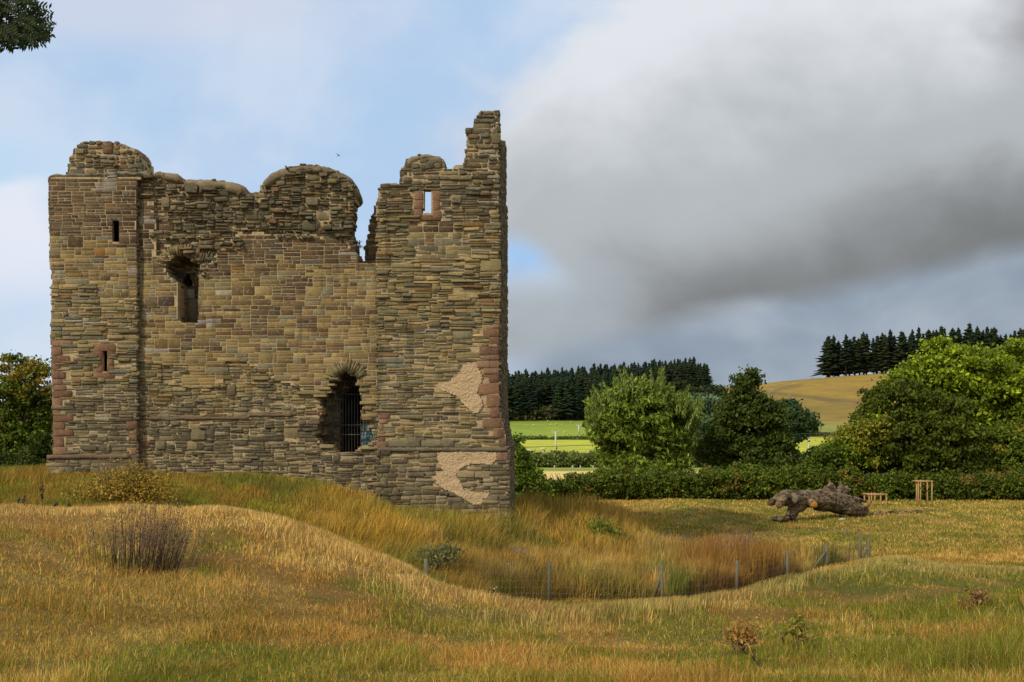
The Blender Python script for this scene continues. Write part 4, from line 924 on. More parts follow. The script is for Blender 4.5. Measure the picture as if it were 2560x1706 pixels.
# bush and hedges
Yd = 72; tree('hazel_bush', 'fresh green bush pressed against the right foot of the keep', 'bush', gpt(1312, Yd), lobes_auto([(1300, 1155, 22, 30), (1320, 1195, 38, 32), (1300, 1225, 40, 26), (1345, 1225, 25, 20), (1290, 1115, 10, 22)], Yd, 16, 4), 13000, .11, G_MID + [(.10, .17, .02)], .15, .05, seed=23)
def hedge(name, label, runs, n, leaf, cols, clump, seed, depth, tint2=None, stems=True, group=None):
    """runs: (px0, top0, px1, top1, distance0, distance1)"""
    rs = np.random.RandomState(seed); root = empty(name, gpt((runs[0][0] + runs[-1][2]) / 2, runs[0][4]), label, 'hedge', group); mb = MB(); sb = MB(); tot = sum(abs(r[2] - r[0]) for r in runs)
    for (a, t0, b, t1, Y0, Y1) in runs:
        m = int(n * abs(b - a) / tot / 45); q = rs.uniform(0, 1, m); x = a + (b - a) * q; Yc = Y0 + (Y1 - Y0) * q; tp = t0 + (t1 - t0) * q - (fbm(x / 22, x * 0, seed, 3) - .5) * 22 * 80 / Y0
        Yj = Yc + rs.uniform(-.5, .5, m) * depth; X_ = (x - 1280) * Yc / F; zg = height(X_, Yj); zt = (HZ - tp) * Yc / F
        hh = rs.uniform(0, 1, m) ** .75; face = (Yj - Yc) / depth * 2; z = zg + (zt - zg) * (.06 + .94 * hh * (1 - .25 * face ** 2))
        cen = np.stack([X_, Yj, z], -1); tint = rs.uniform(.7, 1.3, m)
        p = cen[:, None, :] + rs.normal(size=(m, 45, 3)) * clump * np.array([1, 1, .7]); p = p.reshape(-1, 3); c = palette(len(p), cols, rs) * np.repeat(tint, 45)[:, None] * rs.uniform(.8, 1.2, (len(p), 1))
        c *= (.8 + .5 * fbm(p[:, 0] / 3, p[:, 2] * 0, seed + 4, 2))[:, None]
        if tint2 is not None: mk = fbm(p[:, 0] / .8, p[:, 2] / .6, seed + 9, 3) > tint2[0]; c[mk] = palette(mk.sum(), tint2[1], rs)
        p[:, 2] = np.maximum(p[:, 2], np.repeat(zg, 45) + .05); leaf_quads(mb, p, np.full(len(p), leaf) * rs.uniform(.6, 1.4, len(p)), c, .1, 1.6, rs)
        if stems:
            for i in range(int(abs(b - a) / 7)):
                k = rs.uniform(0, 1); xs_ = ((a + (b - a) * k) - 1280) * (Y0 + (Y1 - Y0) * k) / F; ys_ = Y0 + (Y1 - Y0) * k + rs.uniform(-.4, .4) * depth; g = hz(xs_, ys_)
                tube(sb, [(xs_, ys_, g - .1), (xs_ + rs.uniform(-.2, .2), ys_, g + .7), (xs_ + rs.uniform(-.5, .5), ys_, g + 1.7)], [.05, .035, .015], (.1, .08, .06), 5)
    mb.build('foliage', M_LEAF, root)
    if stems: sb.build('stems', M_BARK, root)
    return root
hedge('hedgerow', 'thick dark green mixed hedge running behind the log and the tree guards', [(1300, 1218, 1370, 1210, 74, 76), (1370, 1204, 1500, 1190, 76, 77), (1500, 1178, 1760, 1178, 77, 78), (1760, 1172, 1900, 1165, 78, 78), (1900, 1165, 2140, 1172, 78, 78), (2140, 1185, 2980, 1190, 78, 77)], 175000, .11, [(.06, .088, .008), (.085, .115, .010), (.044, .066, .008), (.115, .145, .012)], .17, 31, 2.6, (.66, [(.15, .13, .02), (.20, .13, .02), (.10, .12, .02)]))
hedge('hedgerow', 'sunlit hedge below the bright green pasture', [(1240, 1136, 1560, 1134, 158, 158)], 34000, .22, [(.10, .13, .03), (.13, .16, .04), (.08, .10, .025)], .3, 32, 3.0, None, False)
hedge('hedgerow', 'sunlit hedge crossing the stubble right of the alder', [(1700, 1138, 2200, 1136, 158, 158)], 26000, .22, [(.10, .13, .03), (.13, .16, .04), (.08, .10, .025)], .3, 36, 3.0, None, False)
hedge('hedgerow', 'low trimmed hedge dividing the two green pastures, gap at its middle', [(1200, 1099, 1366, 1098, 380, 380), (1378, 1100, 1560, 1095, 380, 380)], 22000, .45, [(.06, .09, .025), (.08, .11, .03)], .5, 33, 3.0, None, False)
hedge('hedgerow', 'dark hedge along the foot of the golden hill', [(1900, 1089, 2160, 1088, 384, 384), (1660, 1092, 1900, 1089, 384, 384)], 24000, .5, [(.045, .06, .02), (.06, .075, .02), (.10, .07, .03)], .5, 34, 3.5, None, False)
hedge('field_edge_scrub', 'scrubby broadleaf fringe at the foot of the conifer wood', [(1180, 1018, 1560, 1022, 524, 530)], 26000, .75, [(.045, .06, .02), (.065, .075, .025), (.09, .075, .03)], 1.0, 35, 10.0, None, False)
# broadleaf outliers at the right end of the wood
for i, (x, y, rx, ry_, Yd, lb) in enumerate([(1700, 968, 28, 14, 560, 'dark round broadleaf at the right end of the conifer wood'), (1745, 985, 30, 14, 540, 'dark broadleaf below the last conifers, above the pale tree'), (1785, 980, 24, 12, 545, 'low spreading broadleaf where the wood meets the golden hill'), (1680, 1000, 30, 18, 530, 'broad dark tree above the top of the willow')]):
    tree('broadleaf_tree', lb, 'tree', gpt(x, Yd), lobes_auto([(x, y, rx, ry_), (x - 12, y + 10, rx * .8, ry_), (x + 12, y + 14, rx * .8, ry_)], Yd, i, 3), 6000, .9, [(.03, .045, .014), (.045, .06, .018)], 1.1, .5, seed=40 + i)

# ---- conifers of the far wood and the hilltop clump
def conifer_mesh(seed, H=20., wide=3.2, dark=(.018, .032, .016), bare=.15):
    R = random.Random(seed); mb = MB()
    tube(mb, [(0, 0, -1.5), (0, 0, H * .5), (0, 0, H * .97)], [.28, .18, .03], (.10, .085, .07), 5)
    nlev = 24; z = H * bare
    for l in range(nlev):
        t = l / nlev; r = wide * (1 - t) ** .72 * R.uniform(.7, 1.15) + .12; nb = 7 if t < .7 else 5
        for b_ in range(nb):
            z = H * (bare + (.97 - bare) * t) + R.uniform(-.5, .5) * (1 - t * .7); an = 2 * math.pi * (b_ + R.uniform(-.5, .5)) / nb; rr = r * R.uniform(.45, 1.3); dr = Vector((math.cos(an), math.sin(an), 0)); sd_ = Vector((-dr.y, dr.x, 0)); dz = -rr * R.uniform(-.15, .45)
            w_ = rr * .30 + .15; o = Vector((0, 0, z)); tip = o + dr * rr + Vector((0, 0, dz)); m1 = o + dr * rr * .55 + Vector((0, 0, dz * .3))
            g = R.uniform(.6, 1.5); c = (dark[0] * g, dark[1] * g, dark[2] * g)
            mb.add([tuple(o), tuple(m1 + sd_ * w_), tuple(tip), tuple(m1 - sd_ * w_), tuple(m1 - Vector((0, 0, .55 + .3 * R.random()))), tuple(o + Vector((0, 0, .5)))], [(0, 1, 5), (1, 2, 5), (5, 2, 3), (5, 3, 0), (0, 4, 1), (1, 4, 2), (2, 4, 3), (3, 4, 0)], c)
    tip = [(0.12, 0, H * .9), (-.12, .1, H * .9), (0, -.12, H * .9), (0, 0, H)]
    mb.add(tip, [(0, 1, 3), (1, 2, 3), (2, 0, 3)], dark)
    return mb
WOODLAB = 'dark spruce packed among its like in the wooded hill behind the willow'
protos = [conifer_mesh(s, 20, w, d, b) for s, w, d, b in ((1, 2.6, (.022, .045, .022), .12), (2, 3.2, (.028, .052, .024), .2), (3, 2.2, (.020, .036, .020), .25), (4, 2.9, (.036, .056, .020), .15), (5, 3.4, (.042, .056, .020), .1))]
pm = []
for i, p in enumerate(protos):
    o = p.build('conifer_tree', M_LEAF, loc=(0, 0, 0)); pm.append(o.data); bpy.data.objects.remove(o)
R = random.Random(77); spots = []
for row, Yd in enumerate((527, 540, 556, 575, 597, 620, 645, 672, 700)):
    for j in range(36):
        x = 1205 + j * 16.3 + R.uniform(-6, 6) + (row % 2) * 8
        if x > 1772 + R.uniform(-6, 2) - (row < 3) * 130 - (row < 5) * 50: continue
        spots.append((x, Yd + R.uniform(-6, 6), row))
spots.sort(key=lambda s: s[1]); print('wood', len(spots))
def place_conifer(x, Yd, sc, label, group, me=None, wsc=1.0):
    o = bpy.data.objects.new('conifer_tree', me or R.choice(pm)); COL.objects.link(o); o.location = gpt(x, Yd, -.3); o.rotation_euler = (R.uniform(-.03, .03), R.uniform(-.03, .03), R.uniform(0, 6.28)); w_ = wsc * R.uniform(.85, 1.35); o.scale = (sc * w_, sc * w_, sc)
    tag(o, label, 'tree', group); return o
drop = max(0, len(spots) - 290); keepi = sorted(R.sample(range(len(spots)), len(spots) - drop))
for i in keepi:
    x, Yd, row = spots[i]; sc = R.uniform(.84, 1.02) * (.85 if x > 1740 else 1)
    place_conifer(x, Yd, sc, WOODLAB, 'conifers of the far wood', None, 1.6)
# hilltop clump (its left end shows single trees)
cl = []
for j in range(54):
    x = 2066 + j * 11.5 + R.uniform(-4, 4); Yd = R.uniform(742, 775); cl.append((x, Yd))
CLA = 'dark spruce in the clump on top of the golden hill'
for j, (x, Yd) in enumerate(cl):
    target_top = 838 - (x - 2060) * .12 if x < 2250 else 811 + 6 * math.sin(x / 30)
    if j == 0: target_top = 842
    g = gpt(x, Yd); hgt = ((HZ - target_top) * Yd / F - g[2]) * R.uniform(.84, 1.04)
    place_conifer(x, Yd, hgt / 20, CLA if j else 'leftmost spruce of the hilltop clump, its branches spreading over the pasture', 'conifers on the hilltop', pm[(j * 3) % 5] if j else pm[4], 1.7)

# ================================================================== GRASS (too many blades to count)
def blades(name, label, n, xf, yf_, hfun, cfun, width, lean=.35, wind=.25, seed=1, kind='stuff', parent=None):
    rs = np.random.RandomState(seed); x, y = xf(rs, n), None
    y = yf_(rs, n); X_ = (x - 1280) * y / F; h = hfun(x, y, X_, rs); keep_ = h > .012; x, y, X_, h = x[keep_], y[keep_], X_[keep_], h[keep_]; n = len(x)
    z = height(X_, y) - .01; b = np.stack([X_, y, z], -1)
    an = rs.uniform(0, 2 * np.pi, n); ln = h * np.abs(rs.normal(0, lean, n)); wx = wind * h * (2.6 * (fbm(X_ / 2.2, y / 2.2, 51, 3) - .28)); top = np.stack([np.cos(an) * ln + wx, np.sin(an) * ln, np.sqrt(np.maximum(h * h - ln * ln * .6, h * h * .15))], -1)
    fa = rs.uniform(0, np.pi, n); wv = np.stack([np.cos(fa), np.sin(fa) * .5, fa * 0], -1) * (width(y) * rs.uniform(.6, 1.4, n) / 2)[:, None]
    mid = b + top * np.array([.38, .38, .6]); V = np.stack([b - wv, b + wv, mid + wv * .8, b + top, mid - wv * .8], 1)
    c = cfun(X_, y, x) * rs.uniform(.38, 1.5, (n, 1)) * ((.72 + .6 * fbm(X_ / .5, y / .9, 57, 3)) * (.85 + .5 * fbm(X_ / 3.2, y / 4.5, 67, 3)))[:, None]; c = np.clip(c, 0, 1)
    C5 = np.repeat(c[:, None, :], 5, 1)
    mb = MB(); mb.v.append(V.reshape(-1, 3).astype(np.float32)); mb.c.append(C5.reshape(-1, 3).astype(np.float32))
    base = (np.arange(n) * 5)[:, None]; mb.f.append((np.array([[0, 1, 2, 4, 4, 2, 3]]) + base).reshape(-1).astype(np.int32)); mb.t.append(np.tile([4, 3], n)); mb.n = n * 5
    o = mb.build(name, M_GRASS); tag(o, label, 'grass', None, kind); return o
UX = lambda rs, n: rs.uniform(-260, 3150, n)
def UY(y0, y1, p=2.0):      # denser near the viewer, about even over the view
    def f(rs, n):
        q = rs.uniform(0, 1, n); return 1 / (1 / y0 + (1 / y1 - 1 / y0) * q)
    return f
STR = np.array([.60, .41, .13]); PALE = np.array([.68, .50, .20])
def crest_row(x): return np.interp(x, [0, 300, 600, 780, 950, 1100, 1280, 1400, 1540, 1700, 1850, 2000, 2180, 2560], [23, 23, 23, 22, 21, 20.5, 20, 20, 20.5, 21, 23, 25, 28, 29])
def h_short(x, y, X_, rs):
    t = fbm(X_ / .9, y / 1.3, 12, 3); h = (.032 + .042 * sstep(t, .40, .66)) * rs.uniform(.25, 1.8, len(x)) * (.55 + .9 * sstep(fbm(x / 9, 400 / y, 17, 2), .35, .65))
    h *= 1 + .9 * sstep(x, 2100, 2500) * (1 - sstep(y, 12, 20))
    tall = (rs.uniform(0, 1, len(x)) < .03) * rs.uniform(.08, .26, len(x)) * sstep(t, .38, .55); return np.maximum(h, tall)
def c_short(X_, y, x):
    c = turf_color(X_, y, True); m = NR.uniform(0, 1, len(x)) < .08; c[m] = c[m] * .3 + STR * .95 * NR.uniform(.6, 1.2, (m.sum(), 1)); return c
def wq(y): return .0036 * np.maximum(y, 9) / 10
blades('short_grass', 'short dry straw, rust and green grass covering the near bank', 980000, UX, UY(6.5, 31), h_short, c_short, lambda y: .0036 * np.maximum(y, 7) / 9, .95, .05, 1)
def c_crest(X_, y, x): c = turf_color(X_, y, True); return c * .55 + PALE * .42 * (.75 + .5 * vnoise(X_ / .8, y / 2, 3))[:, None]
def y_crest(rs, n): return None
def crest(n, seed):
    rs = np.random.RandomState(seed); xs_ = rs.uniform(-160, 2720, n); ys_ = crest_row(xs_) + rs.normal(.3, 1.5, n) - .4
    blades('pale_straw_grass', 'pale straw coloured grass standing along the lip of the near bank', n, lambda r, m: xs_, lambda r, m: ys_, lambda x, y, X_, r: (.06 + .17 * sstep(fbm(X_ / 1.2, y, 14, 2), .35, .6)) * r.uniform(.4, 1.3, len(x)) * (1 - .5 * sstep(x, 2150, 2350)), c_crest, lambda y: y * 0 + .011, .3, .2, seed)
crest(60000, 3)
# bent straw left of and round the bush
def FENY(x): return np.interp(x, [900, 1065, 1374, 1653, 1843, 1969, 2065, 2149, 2180], [26.5, 27.2, 29, 30, 33, 36, 38.5, 41, 42])
def mound_h(x, y, X_, rs):
    t = fbm(X_ / 1.5, y / 1.5, 22, 3)
    tall = sstep(x, 620, 1000) * (1 - sstep(x, 1480, 1700)); edge = 1 - sstep(y, 24.5, 26)
    h = (.12 + .16 * t) * (1 - tall) + tall * (.28 + .5 * sstep(t, .3, .65))
    # stay clear of the masonry and let the meadow right of the ditch stay short
    inside = (y > 39.4) & (x < 1296) & (y < 53.5); h = np.where(inside & (x > 118), 0, h)
    h = np.where((y > 38.2) & (x > 118) & (x < 1285), h * .55, h)
    h = np.where((x < 118) & (y > 36), .35, h); h = np.where((y < FENY(x) + .25) & (x > 900), np.minimum(h, .10), h); fld = sstep(x, 1560, 1760) * sstep(y, 40, 47); return h * (1 - .86 * fld) * rs.uniform(.5, 1.35, len(x))
def mound_c(X_, y, x):
    c = turf_color(X_, y, True); g = fbm(X_ / 1.0, y / 1.6, 33, 3); tall = sstep(x, 620, 950) * (1 - sstep(x, 1500, 1750))
    c = mixc(c, np.array([.46, .29, .055]) * np.ones_like(c), tall * sstep(g, .4, .6) * .75); c = mixc(c, np.array([.18, .19, .03]) * np.ones_like(c), sstep(fbm(X_ / 1.3, y / 1.3, 43, 3), .56, .68) * .7)
    c = mixc(c, PALE * .8 * np.ones_like(c), (NR.uniform(0, 1, len(x)) < .10) * .7 * tall); return c
blades('tall_meadow_grass', 'long golden and olive grass over the castle mound and the ditch', 270000, lambda rs, n: rs.uniform(-120, 1800, n), UY(25, 58), mound_h, mound_c, lambda y: y * 0.00058 * .75, .42, .24, 5)
# rusty dock and sorrel standing inside the fence
def rz_h(x, y, X_, rs):
    t = fbm(X_ / 1.2, y / 1.4, 61, 3); z2 = sstep(x, 1640, 1740) * (1 - sstep(x, 1930, 2040)) * sstep(y, 31, 33); return np.where(y < FENY(x) + .3, .0, (.35 + .45 * sstep(t, .35, .6) + .35 * z2) * rs.uniform(.5, 1.15, len(x)))
def rz_c(X_, y, x):
    g = fbm(X_ / .8, y / 1.2, 71, 3); z2 = sstep(x, 1640, 1740) * (1 - sstep(x, 1930, 2040)) * sstep(y, 31, 33)
    c = mixc(np.array([.42, .25, .06]) * np.ones((len(x), 3)), np.array([.56, .38, .10]) * np.ones((len(x), 3)), sstep(g, .42, .62)); c = mixc(c, np.array([.14, .16, .03]) * np.ones_like(c), sstep(fbm(X_ / 1.1, y, 81, 3), .55, .66) * .8); c = mixc(c, np.array([.15, .20, .02]) * np.ones_like(c), (1 - sstep(y - FENY(x), .5, 1.6)) * .35); return mixc(c, np.array([.33, .145, .032]) * np.ones_like(c), z2 * .7)
def rz_x(rs, n): return np.concatenate([rs.uniform(1050, 2060, n * 2 // 3), rs.uniform(1600, 2160, n - n * 2 // 3)])
def rz_y(rs, n): return np.concatenate([rs.uniform(27.8, 33.8, n * 2 // 3), rs.uniform(31, 41, n - n * 2 // 3)])
blades('rusty_seed_stalks', 'rust brown dock and seeding stalks filling the fenced hollow', 100000, rz_x, rz_y, rz_h, rz_c, lambda y: y * 0 + .017, .22, .06, 6)
# field beyond
def fld_h(x, y, X_, rs): return np.where((x < 1290) | ((y > FENY(x)) & (y < 44) & (x < 2140)) | ((y < 47) & (x < 1600)), 0, .05 + .10 * fbm(X_ / 2, y / 2, 92, 3)) * rs.uniform(.5, 1.5, len(x)) * 1.0
def fld_c(X_, y, x):
    c = turf_color(X_, y, True); m = NR.uniform(0, 1, len(x)) < .12; c[m] = c[m] * .5 + STR * .4; return c
blades('meadow_grass', 'grazed olive and straw meadow grass round the log', 200000, lambda rs, n: rs.uniform(1290, 3000, n), UY(30, 80), fld_h, fld_c, lambda y: y * .0006, .4, .1, 7)

# cow parsley dots and blue haze
rs = np.random.RandomState(8); mb = MB(); PP = []
for (cx, cy, rx, ry_, Yd, n) in ((1272, 1436, 16, 26, 30.5, 70), (1465, 1437, 28, 18, 31, 95), (1490, 1425, 22, 10, 31, 40), (1510, 1478, 12, 10, 30, 25), (1745, 1450, 14, 18, 33, 30), (2075, 1418, 16, 6, 41, 14), (1240, 1470, 14, 5, 29, 14)):
    for _ in range(n): PP.append(px(cx + rs.normal() * rx * .55, cy + rs.normal() * ry_ * .55, Yd + rs.normal() * .3))
PP = np.array(PP); leaf_quads(mb, PP, np.full(len(PP), .035) * rs.uniform(.5, 1.5, len(PP)), palette(len(PP), [(.72, .70, .62), (.6, .58, .48)], rs), 0, 1.0, rs)
tag(mb.build('white_flower_heads', M_LEAF), 'sprinkle of small white flower heads along the fence', 'flowers', None, 'stuff')
mb = MB(); PP = []
for (cx, cy, rx, ry_, Yd, n) in ((1860, 1350, 70, 16, 40, 420), (1800, 1370, 60, 14, 38, 240), (1690, 1345, 60, 12, 41, 220), (1380, 1385, 50, 12, 34, 130), (1300, 1375, 40, 10, 33, 60)):
    for _ in range(n):
        p = px(cx + rs.normal() * rx * .6, cy + rs.normal() * ry_ * .7, Yd + rs.normal() * .5); PP.append(p)
PP = np.array(PP); leaf_quads(mb, PP, np.full(len(PP), .035) * rs.uniform(.5, 1.4, len(PP)), palette(len(PP), [(.22, .20, .42), (.26, .22, .36), (.20, .15, .22)], rs), 0, 1.2, rs)
tag(mb.build('blue_flower_haze', M_LEAF), 'thin haze of blue purple flowers above the rusty stalks', 'flowers', None, 'stuff')

# ================================================================== PLANTS ONE CAN POINT AT
def twigs(name, label, base, w, h, n, cols, seed, cat='plant', heads=6, hs=.02, fan=.35, r=.0045):
    R = random.Random(seed); rs = np.random.RandomState(seed); root = empty(name, base, label, cat); mb = MB(); PP = []
    for i in range(n):
        bx = R.gauss(0, .34) * w; by = R.gauss(0, .25) * w; hh = h * R.uniform(.5, 1.05) * (1 - .3 * min(1, abs(bx) / w)); p = Vector((base[0] + bx * .7, base[1] + by, hz(base[0] + bx * .7, base[1] + by) - .03))
        ln = Vector((bx / w * fan * h + R.uniform(-.06, .06) + .08 * h, R.uniform(-.1, .1), hh)); q = p + ln * .5 + Vector((R.uniform(-.015, .015), 0, 0)); e = p + ln
        tube(mb, [p, q, e], [r, r * .8, r * .35], R.choice(cols), 3)
        for _ in range(heads):
            t = R.uniform(.45, 1); a = p.lerp(e, t); PP.append((a.x + R.uniform(-.03, .03), a.y + R.uniform(-.03, .03), a.z + R.uniform(-.02, .03)))
            if R.random() < .25: tube(mb, [a, a + Vector((R.uniform(-.06, .06), R.uniform(-.03, .03), R.uniform(.03, .09)))], [r * .5, r * .25], R.choice(cols), 3)
    st = mb.build('stems', M_BARK if 0 else M_LEAF, root)
    if PP:
        mb = MB(); PP = np.array(PP); leaf_quads(mb, PP, np.full(len(PP), hs) * rs.uniform(.5, 1.5, len(PP)), palette(len(PP), cols, rs), .3, 1.6, rs); mb.build('seed_heads', M_LEAF, root)
    return root
BR = [(.12, .08, .06), (.16, .11, .075), (.08, .055, .048), (.24, .17, .10)]
twigs('dead_thistle_clump', 'dark leafless clump of dead stems on the near bank, left of centre', gpt(368, 16.2), 1.2, 1.0, 260, BR, 3, 'dead plant', 8, .014, .24, .0036)
def leafy(name, label, base, L, n, leaf, cols, seed, clump=.1, cat='plant', stems=12, h=.6, up=.2):
    R = random.Random(seed); rs = np.random.RandomState(seed); root = empty(name, base, label, cat); P_, t = crown_points(L, n, clump, rs, .1, 20); P_[:, 2] = np.maximum(P_[:, 2], height(P_[:, 0], P_[:, 1]))
    mb = MB(); c = palette(len(P_), cols, rs) * t[:, None]; leaf_quads(mb, P_, np.full(len(P_), leaf) * rs.uniform(.6, 1.4, len(P_)), c, up, 1.8, rs); mb.build('leaves', M_LEAF, root)
    mb = MB()
    for i in range(stems):
        x = base[0] + R.uniform(-.5, .5) * (L[0][3] * 1.6); y = base[1] + R.uniform(-.3, .3); g = hz(x, y); tube(mb, [(x, y, g - .05), (x + R.uniform(-.1, .1), y, g + h * .5), (x + R.uniform(-.2, .2), y, g + h * R.uniform(.8, 1.1))], [.012, .009, .004], (.2, .14, .06), 4)
    mb.build('stems', M_LEAF, root); return root
Yd = 29.5
leafy('yellow_thistle_bush', 'straggling yellow leaved thistle bush in front of the left turret', gpt(310, Yd), [lobe(x, y, a, b, Yd) for x, y, a, b in ((310, 1215, 80, 30), (270, 1225, 60, 25), (360, 1210, 50, 30), (330, 1180, 35, 22), (230, 1240, 45, 20), (400, 1235, 45, 22), (350, 1245, 80, 18))], 7000, .04, [(.38, .26, .03), (.46, .30, .04), (.30, .22, .03), (.32, .17, .06), (.20, .19, .03)], 3, .19, 'bush', 70, 1.1)
for i, (x, row, hpx, Yd, lb) in enumerate([(108, 1290, 86, 22.5, 'tallest dark dock stem standing alone at the left edge of the bank'), (38, 1275, 55, 23, 'bunched dark dock heads near the left border'), (52, 1275, 42, 23.3, 'shorter dark dock head close to the left border'), (139, 1285, 36, 23, 'dark dock stem just right of the tallest one'), (166, 1287, 28, 23, 'short dark dock stem below the yellow bush'), (88, 1275, 20, 23.2, 'stubby dock stem beside the tallest one'), (543, 1250, 46, 31, 'single rust red dock stem on the castle mound'), (2068, 1632, 50, 11, 'dark spiky weed stem near the bottom right'), (1878, 1680, 34, 9.5, 'dark forked weed at the bottom, right of centre'), (1902, 1680, 32, 9.6, 'bent dark weed twig at the bottom, right of centre'), (1942, 1595, 40, 12, 'thin dark stem left of the yellow weed in the right foreground'), (1612, 1460, 36, 29.5, 'dark wiry stem behind the middle of the fence')]):
    b = gpt(x, Yd); twigs('dock_stem', lb, b, .07, hpx * Yd / F * 1.1, 1, [(.075, .055, .04), (.10, .07, .045)] if x != 543 else [(.22, .08, .04)], 50 + i, 'weed', 46 if i < 6 else 18, .028 if i < 6 else .016, .2, .006)
leafy('yellow_weed', 'upright yellow green weed in the right foreground', gpt(1992, 12), [lobe(1992, 1570, 11, 26, 12)], 700, .03, [(.30, .24, .04), (.2, .2, .04)], 8, .03, 'weed', 5, .25)
leafy('brown_weed_tuft', 'low brown tuft with leafy stems in the right foreground', gpt(1860, 12), [lobe(1860, 1580, 26, 20, 12), lobe(1840, 1585, 20, 12, 12)], 900, .022, [(.38, .20, .06), (.32, .22, .05)], 9, .06, 'weed', 10, .18)
leafy('brown_thistle', 'dark brown withered thistle on the right bank', gpt(2448, 17), [lobe(2448, 1500, 12, 20, 17)], 600, .03, [(.24, .13, .05), (.30, .19, .06)], 10, .06, 'weed', 6, .25)
leafy('small_brown_thistle', 'smaller withered thistle left of the dark one on the right bank', gpt(2412, 17), [lobe(2412, 1520, 12, 12, 17)], 400, .03, [(.32, .18, .05)], 11, .05, 'weed', 5, .18)
leafy('grey_green_bush', 'small grey green bush behind the near bank below the keep', gpt(1094, 29), [lobe(1088, 1392, 34, 16, 29), lobe(1112, 1380, 22, 12, 29)], 2600, .04, [(.20, .20, .08), (.25, .24, .09), (.15, .16, .05)], 12, .14, 'bush', 8, .5, .6)
leafy('green_nettle_patch', 'fresh green nettles growing out of the golden grass right of the keep', gpt(1512, 41), [lobe(1512, 1335, 22, 16, 41), lobe(1500, 1320, 10, 24, 41)], 1100, .06, [(.13, .18, .02), (.19, .22, .03)], 13, .2, 'plant', 8, .9, .5)
leafy('wall_shrub', 'wispy little shrub growing in the gap of the wall top', (px(893, 640, 40.6)), [lobe(894, 618, 8, 22, 40.6)], 260, .03, [(.14, .10, .06), (.12, .13, .05)], 14, .05, 'plant', 0, .3)
# white dead branch on the bank and boulder in the long grass
def rock(name, label, p, sx, sy, sz, col, seed, mat):
    R = random.Random(seed); V = []; Fc = []; nu, nv = 16, 10
    for i in range(nv + 1):
        ph = -math.pi / 2 + math.pi * i / nv
        for j in range(nu):
            th = 2 * math.pi * j / nu; k = 1 + .35 * (vnoise(th * 1.3 + 5, ph * 1.6 + seed, seed) - .5); V.append((sx * k * math.cos(ph) * math.cos(th), sy * k * math.cos(ph) * math.sin(th), sz * k * max(math.sin(ph), -.4)))
    for i in range(nv):
        for j in range(nu): Fc.append((i * nu + j, i * nu + (j + 1) % nu, (i + 1) * nu + (j + 1) % nu, (i + 1) * nu + j))
    mb = MB(); mb.add(V, Fc, col); o = mb.build(name, mat, loc=(0, 0, 0)); o.location = p; tag(o, label, 'rock'); return o
rock('boulder', 'grey boulder half sunk in the golden grass below the keep', gpt(1014, 34.5, .12), .30, .25, .24, (.20, .19, .15), 3, M_STONE)
rock('flat_stone', 'small flat pale stone lying in front of the log', px(2105, 1299, 57), .15, .12, .07, (.42, .42, .38), 4, M_STONE)

# ================================================================== FENCE
fen = empty('wire_fence', gpt(1374, 29), 'grey stock fence of wooden posts and netting curving round the hollow', 'fence')
posts = [(1065, 1400, 1445, 27.2), (1374, 1408, 1510, 29), (1653, 1413, 1512, 30), (1843, 1403, 1482, 33), (1969, 1377, 1460, 36), (2065, 1360, 1432, 38.5), (2149, 1334, 1414, 41), (2172, 1344, 1408, 42), (2115, 1324, 1362, 52), (2052, 1316, 1366, 54), (1812, 1303, 1334, 60), (1697, 1297, 1334, 60)]
tops = []
for i, (x, yt, yb_, Yd) in enumerate(posts):
    mb = MB(); R = random.Random(i); t = px(x, yt, Yd); xb_ = x + R.uniform(-3, 5); b = px(xb_, yb_, Yd); w_ = .043 if i != 11 else .08
    V = []
    for (p, s) in ((b, 1.05), (t, .95)):
        for dx_, dy_ in ((-1, -1), (1, -1), (1, 1), (-1, 1)): V.append((p[0] + dx_ * w_ * s + R.uniform(-.006, .006), p[1] + dy_ * w_ * s, (p[2] if p is t else min(p[2], hz(p[0], p[1])) - .25) + (R.uniform(-.02, .03) if p is t else 0)))
    mb.add(V, BOXF); mb.build('post', M_POST, fen); tops.append(t)
for (i, x2, yb_, Yd2) in ((5, 2022, 1432, 38), (2, 1630, 1505, 30.4), (8, 2090, 1372, 52), (9, 2028, 1376, 54), (4, 1945, 1462, 36.4), (7, 2150, 1405, 42)):
    mb = MB(); a = Vector(tops[i]) - Vector((0, 0, .25)); b = Vector(px(x2, yb_, Yd2)); b.z = min(b.z, hz(b.x, b.y)) - .05; tube(mb, [b, a], .045, (1, 1, 1), 5); mb.build('strut', M_POST, fen)
mb = MB(); order = [0, 1, 2, 3, 4, 5, 6, 7]
for a, b in zip(order[:-1], order[1:]):
    A, B = Vector(tops[a]), Vector(tops[b]); off = Vector((0, -.06, 0)); n = max(2, int((B - A).length / .16)) if (B - A).length > 1 else 2
    hts = [.06, .24, .42, .58, .72, .84]
    for h in hts:
        tube(mb, [A + off - Vector((0, 0, h)), (A + B) / 2 + off - Vector((0, 0, h + .03)), B + off - Vector((0, 0, h))], .0032, (1, 1, 1), 3, cap=False)
    for i in range(1, n): p = A.lerp(B, i / n) + off - Vector((0, 0, .03 * math.sin(math.pi * i / n))); tube(mb, [p - Vector((0, 0, .24)), p - Vector((0, 0, .84))], .0018, (1, 1, 1), 3, cap=False)
mb.build('wire_netting', M_WIRE, fen)

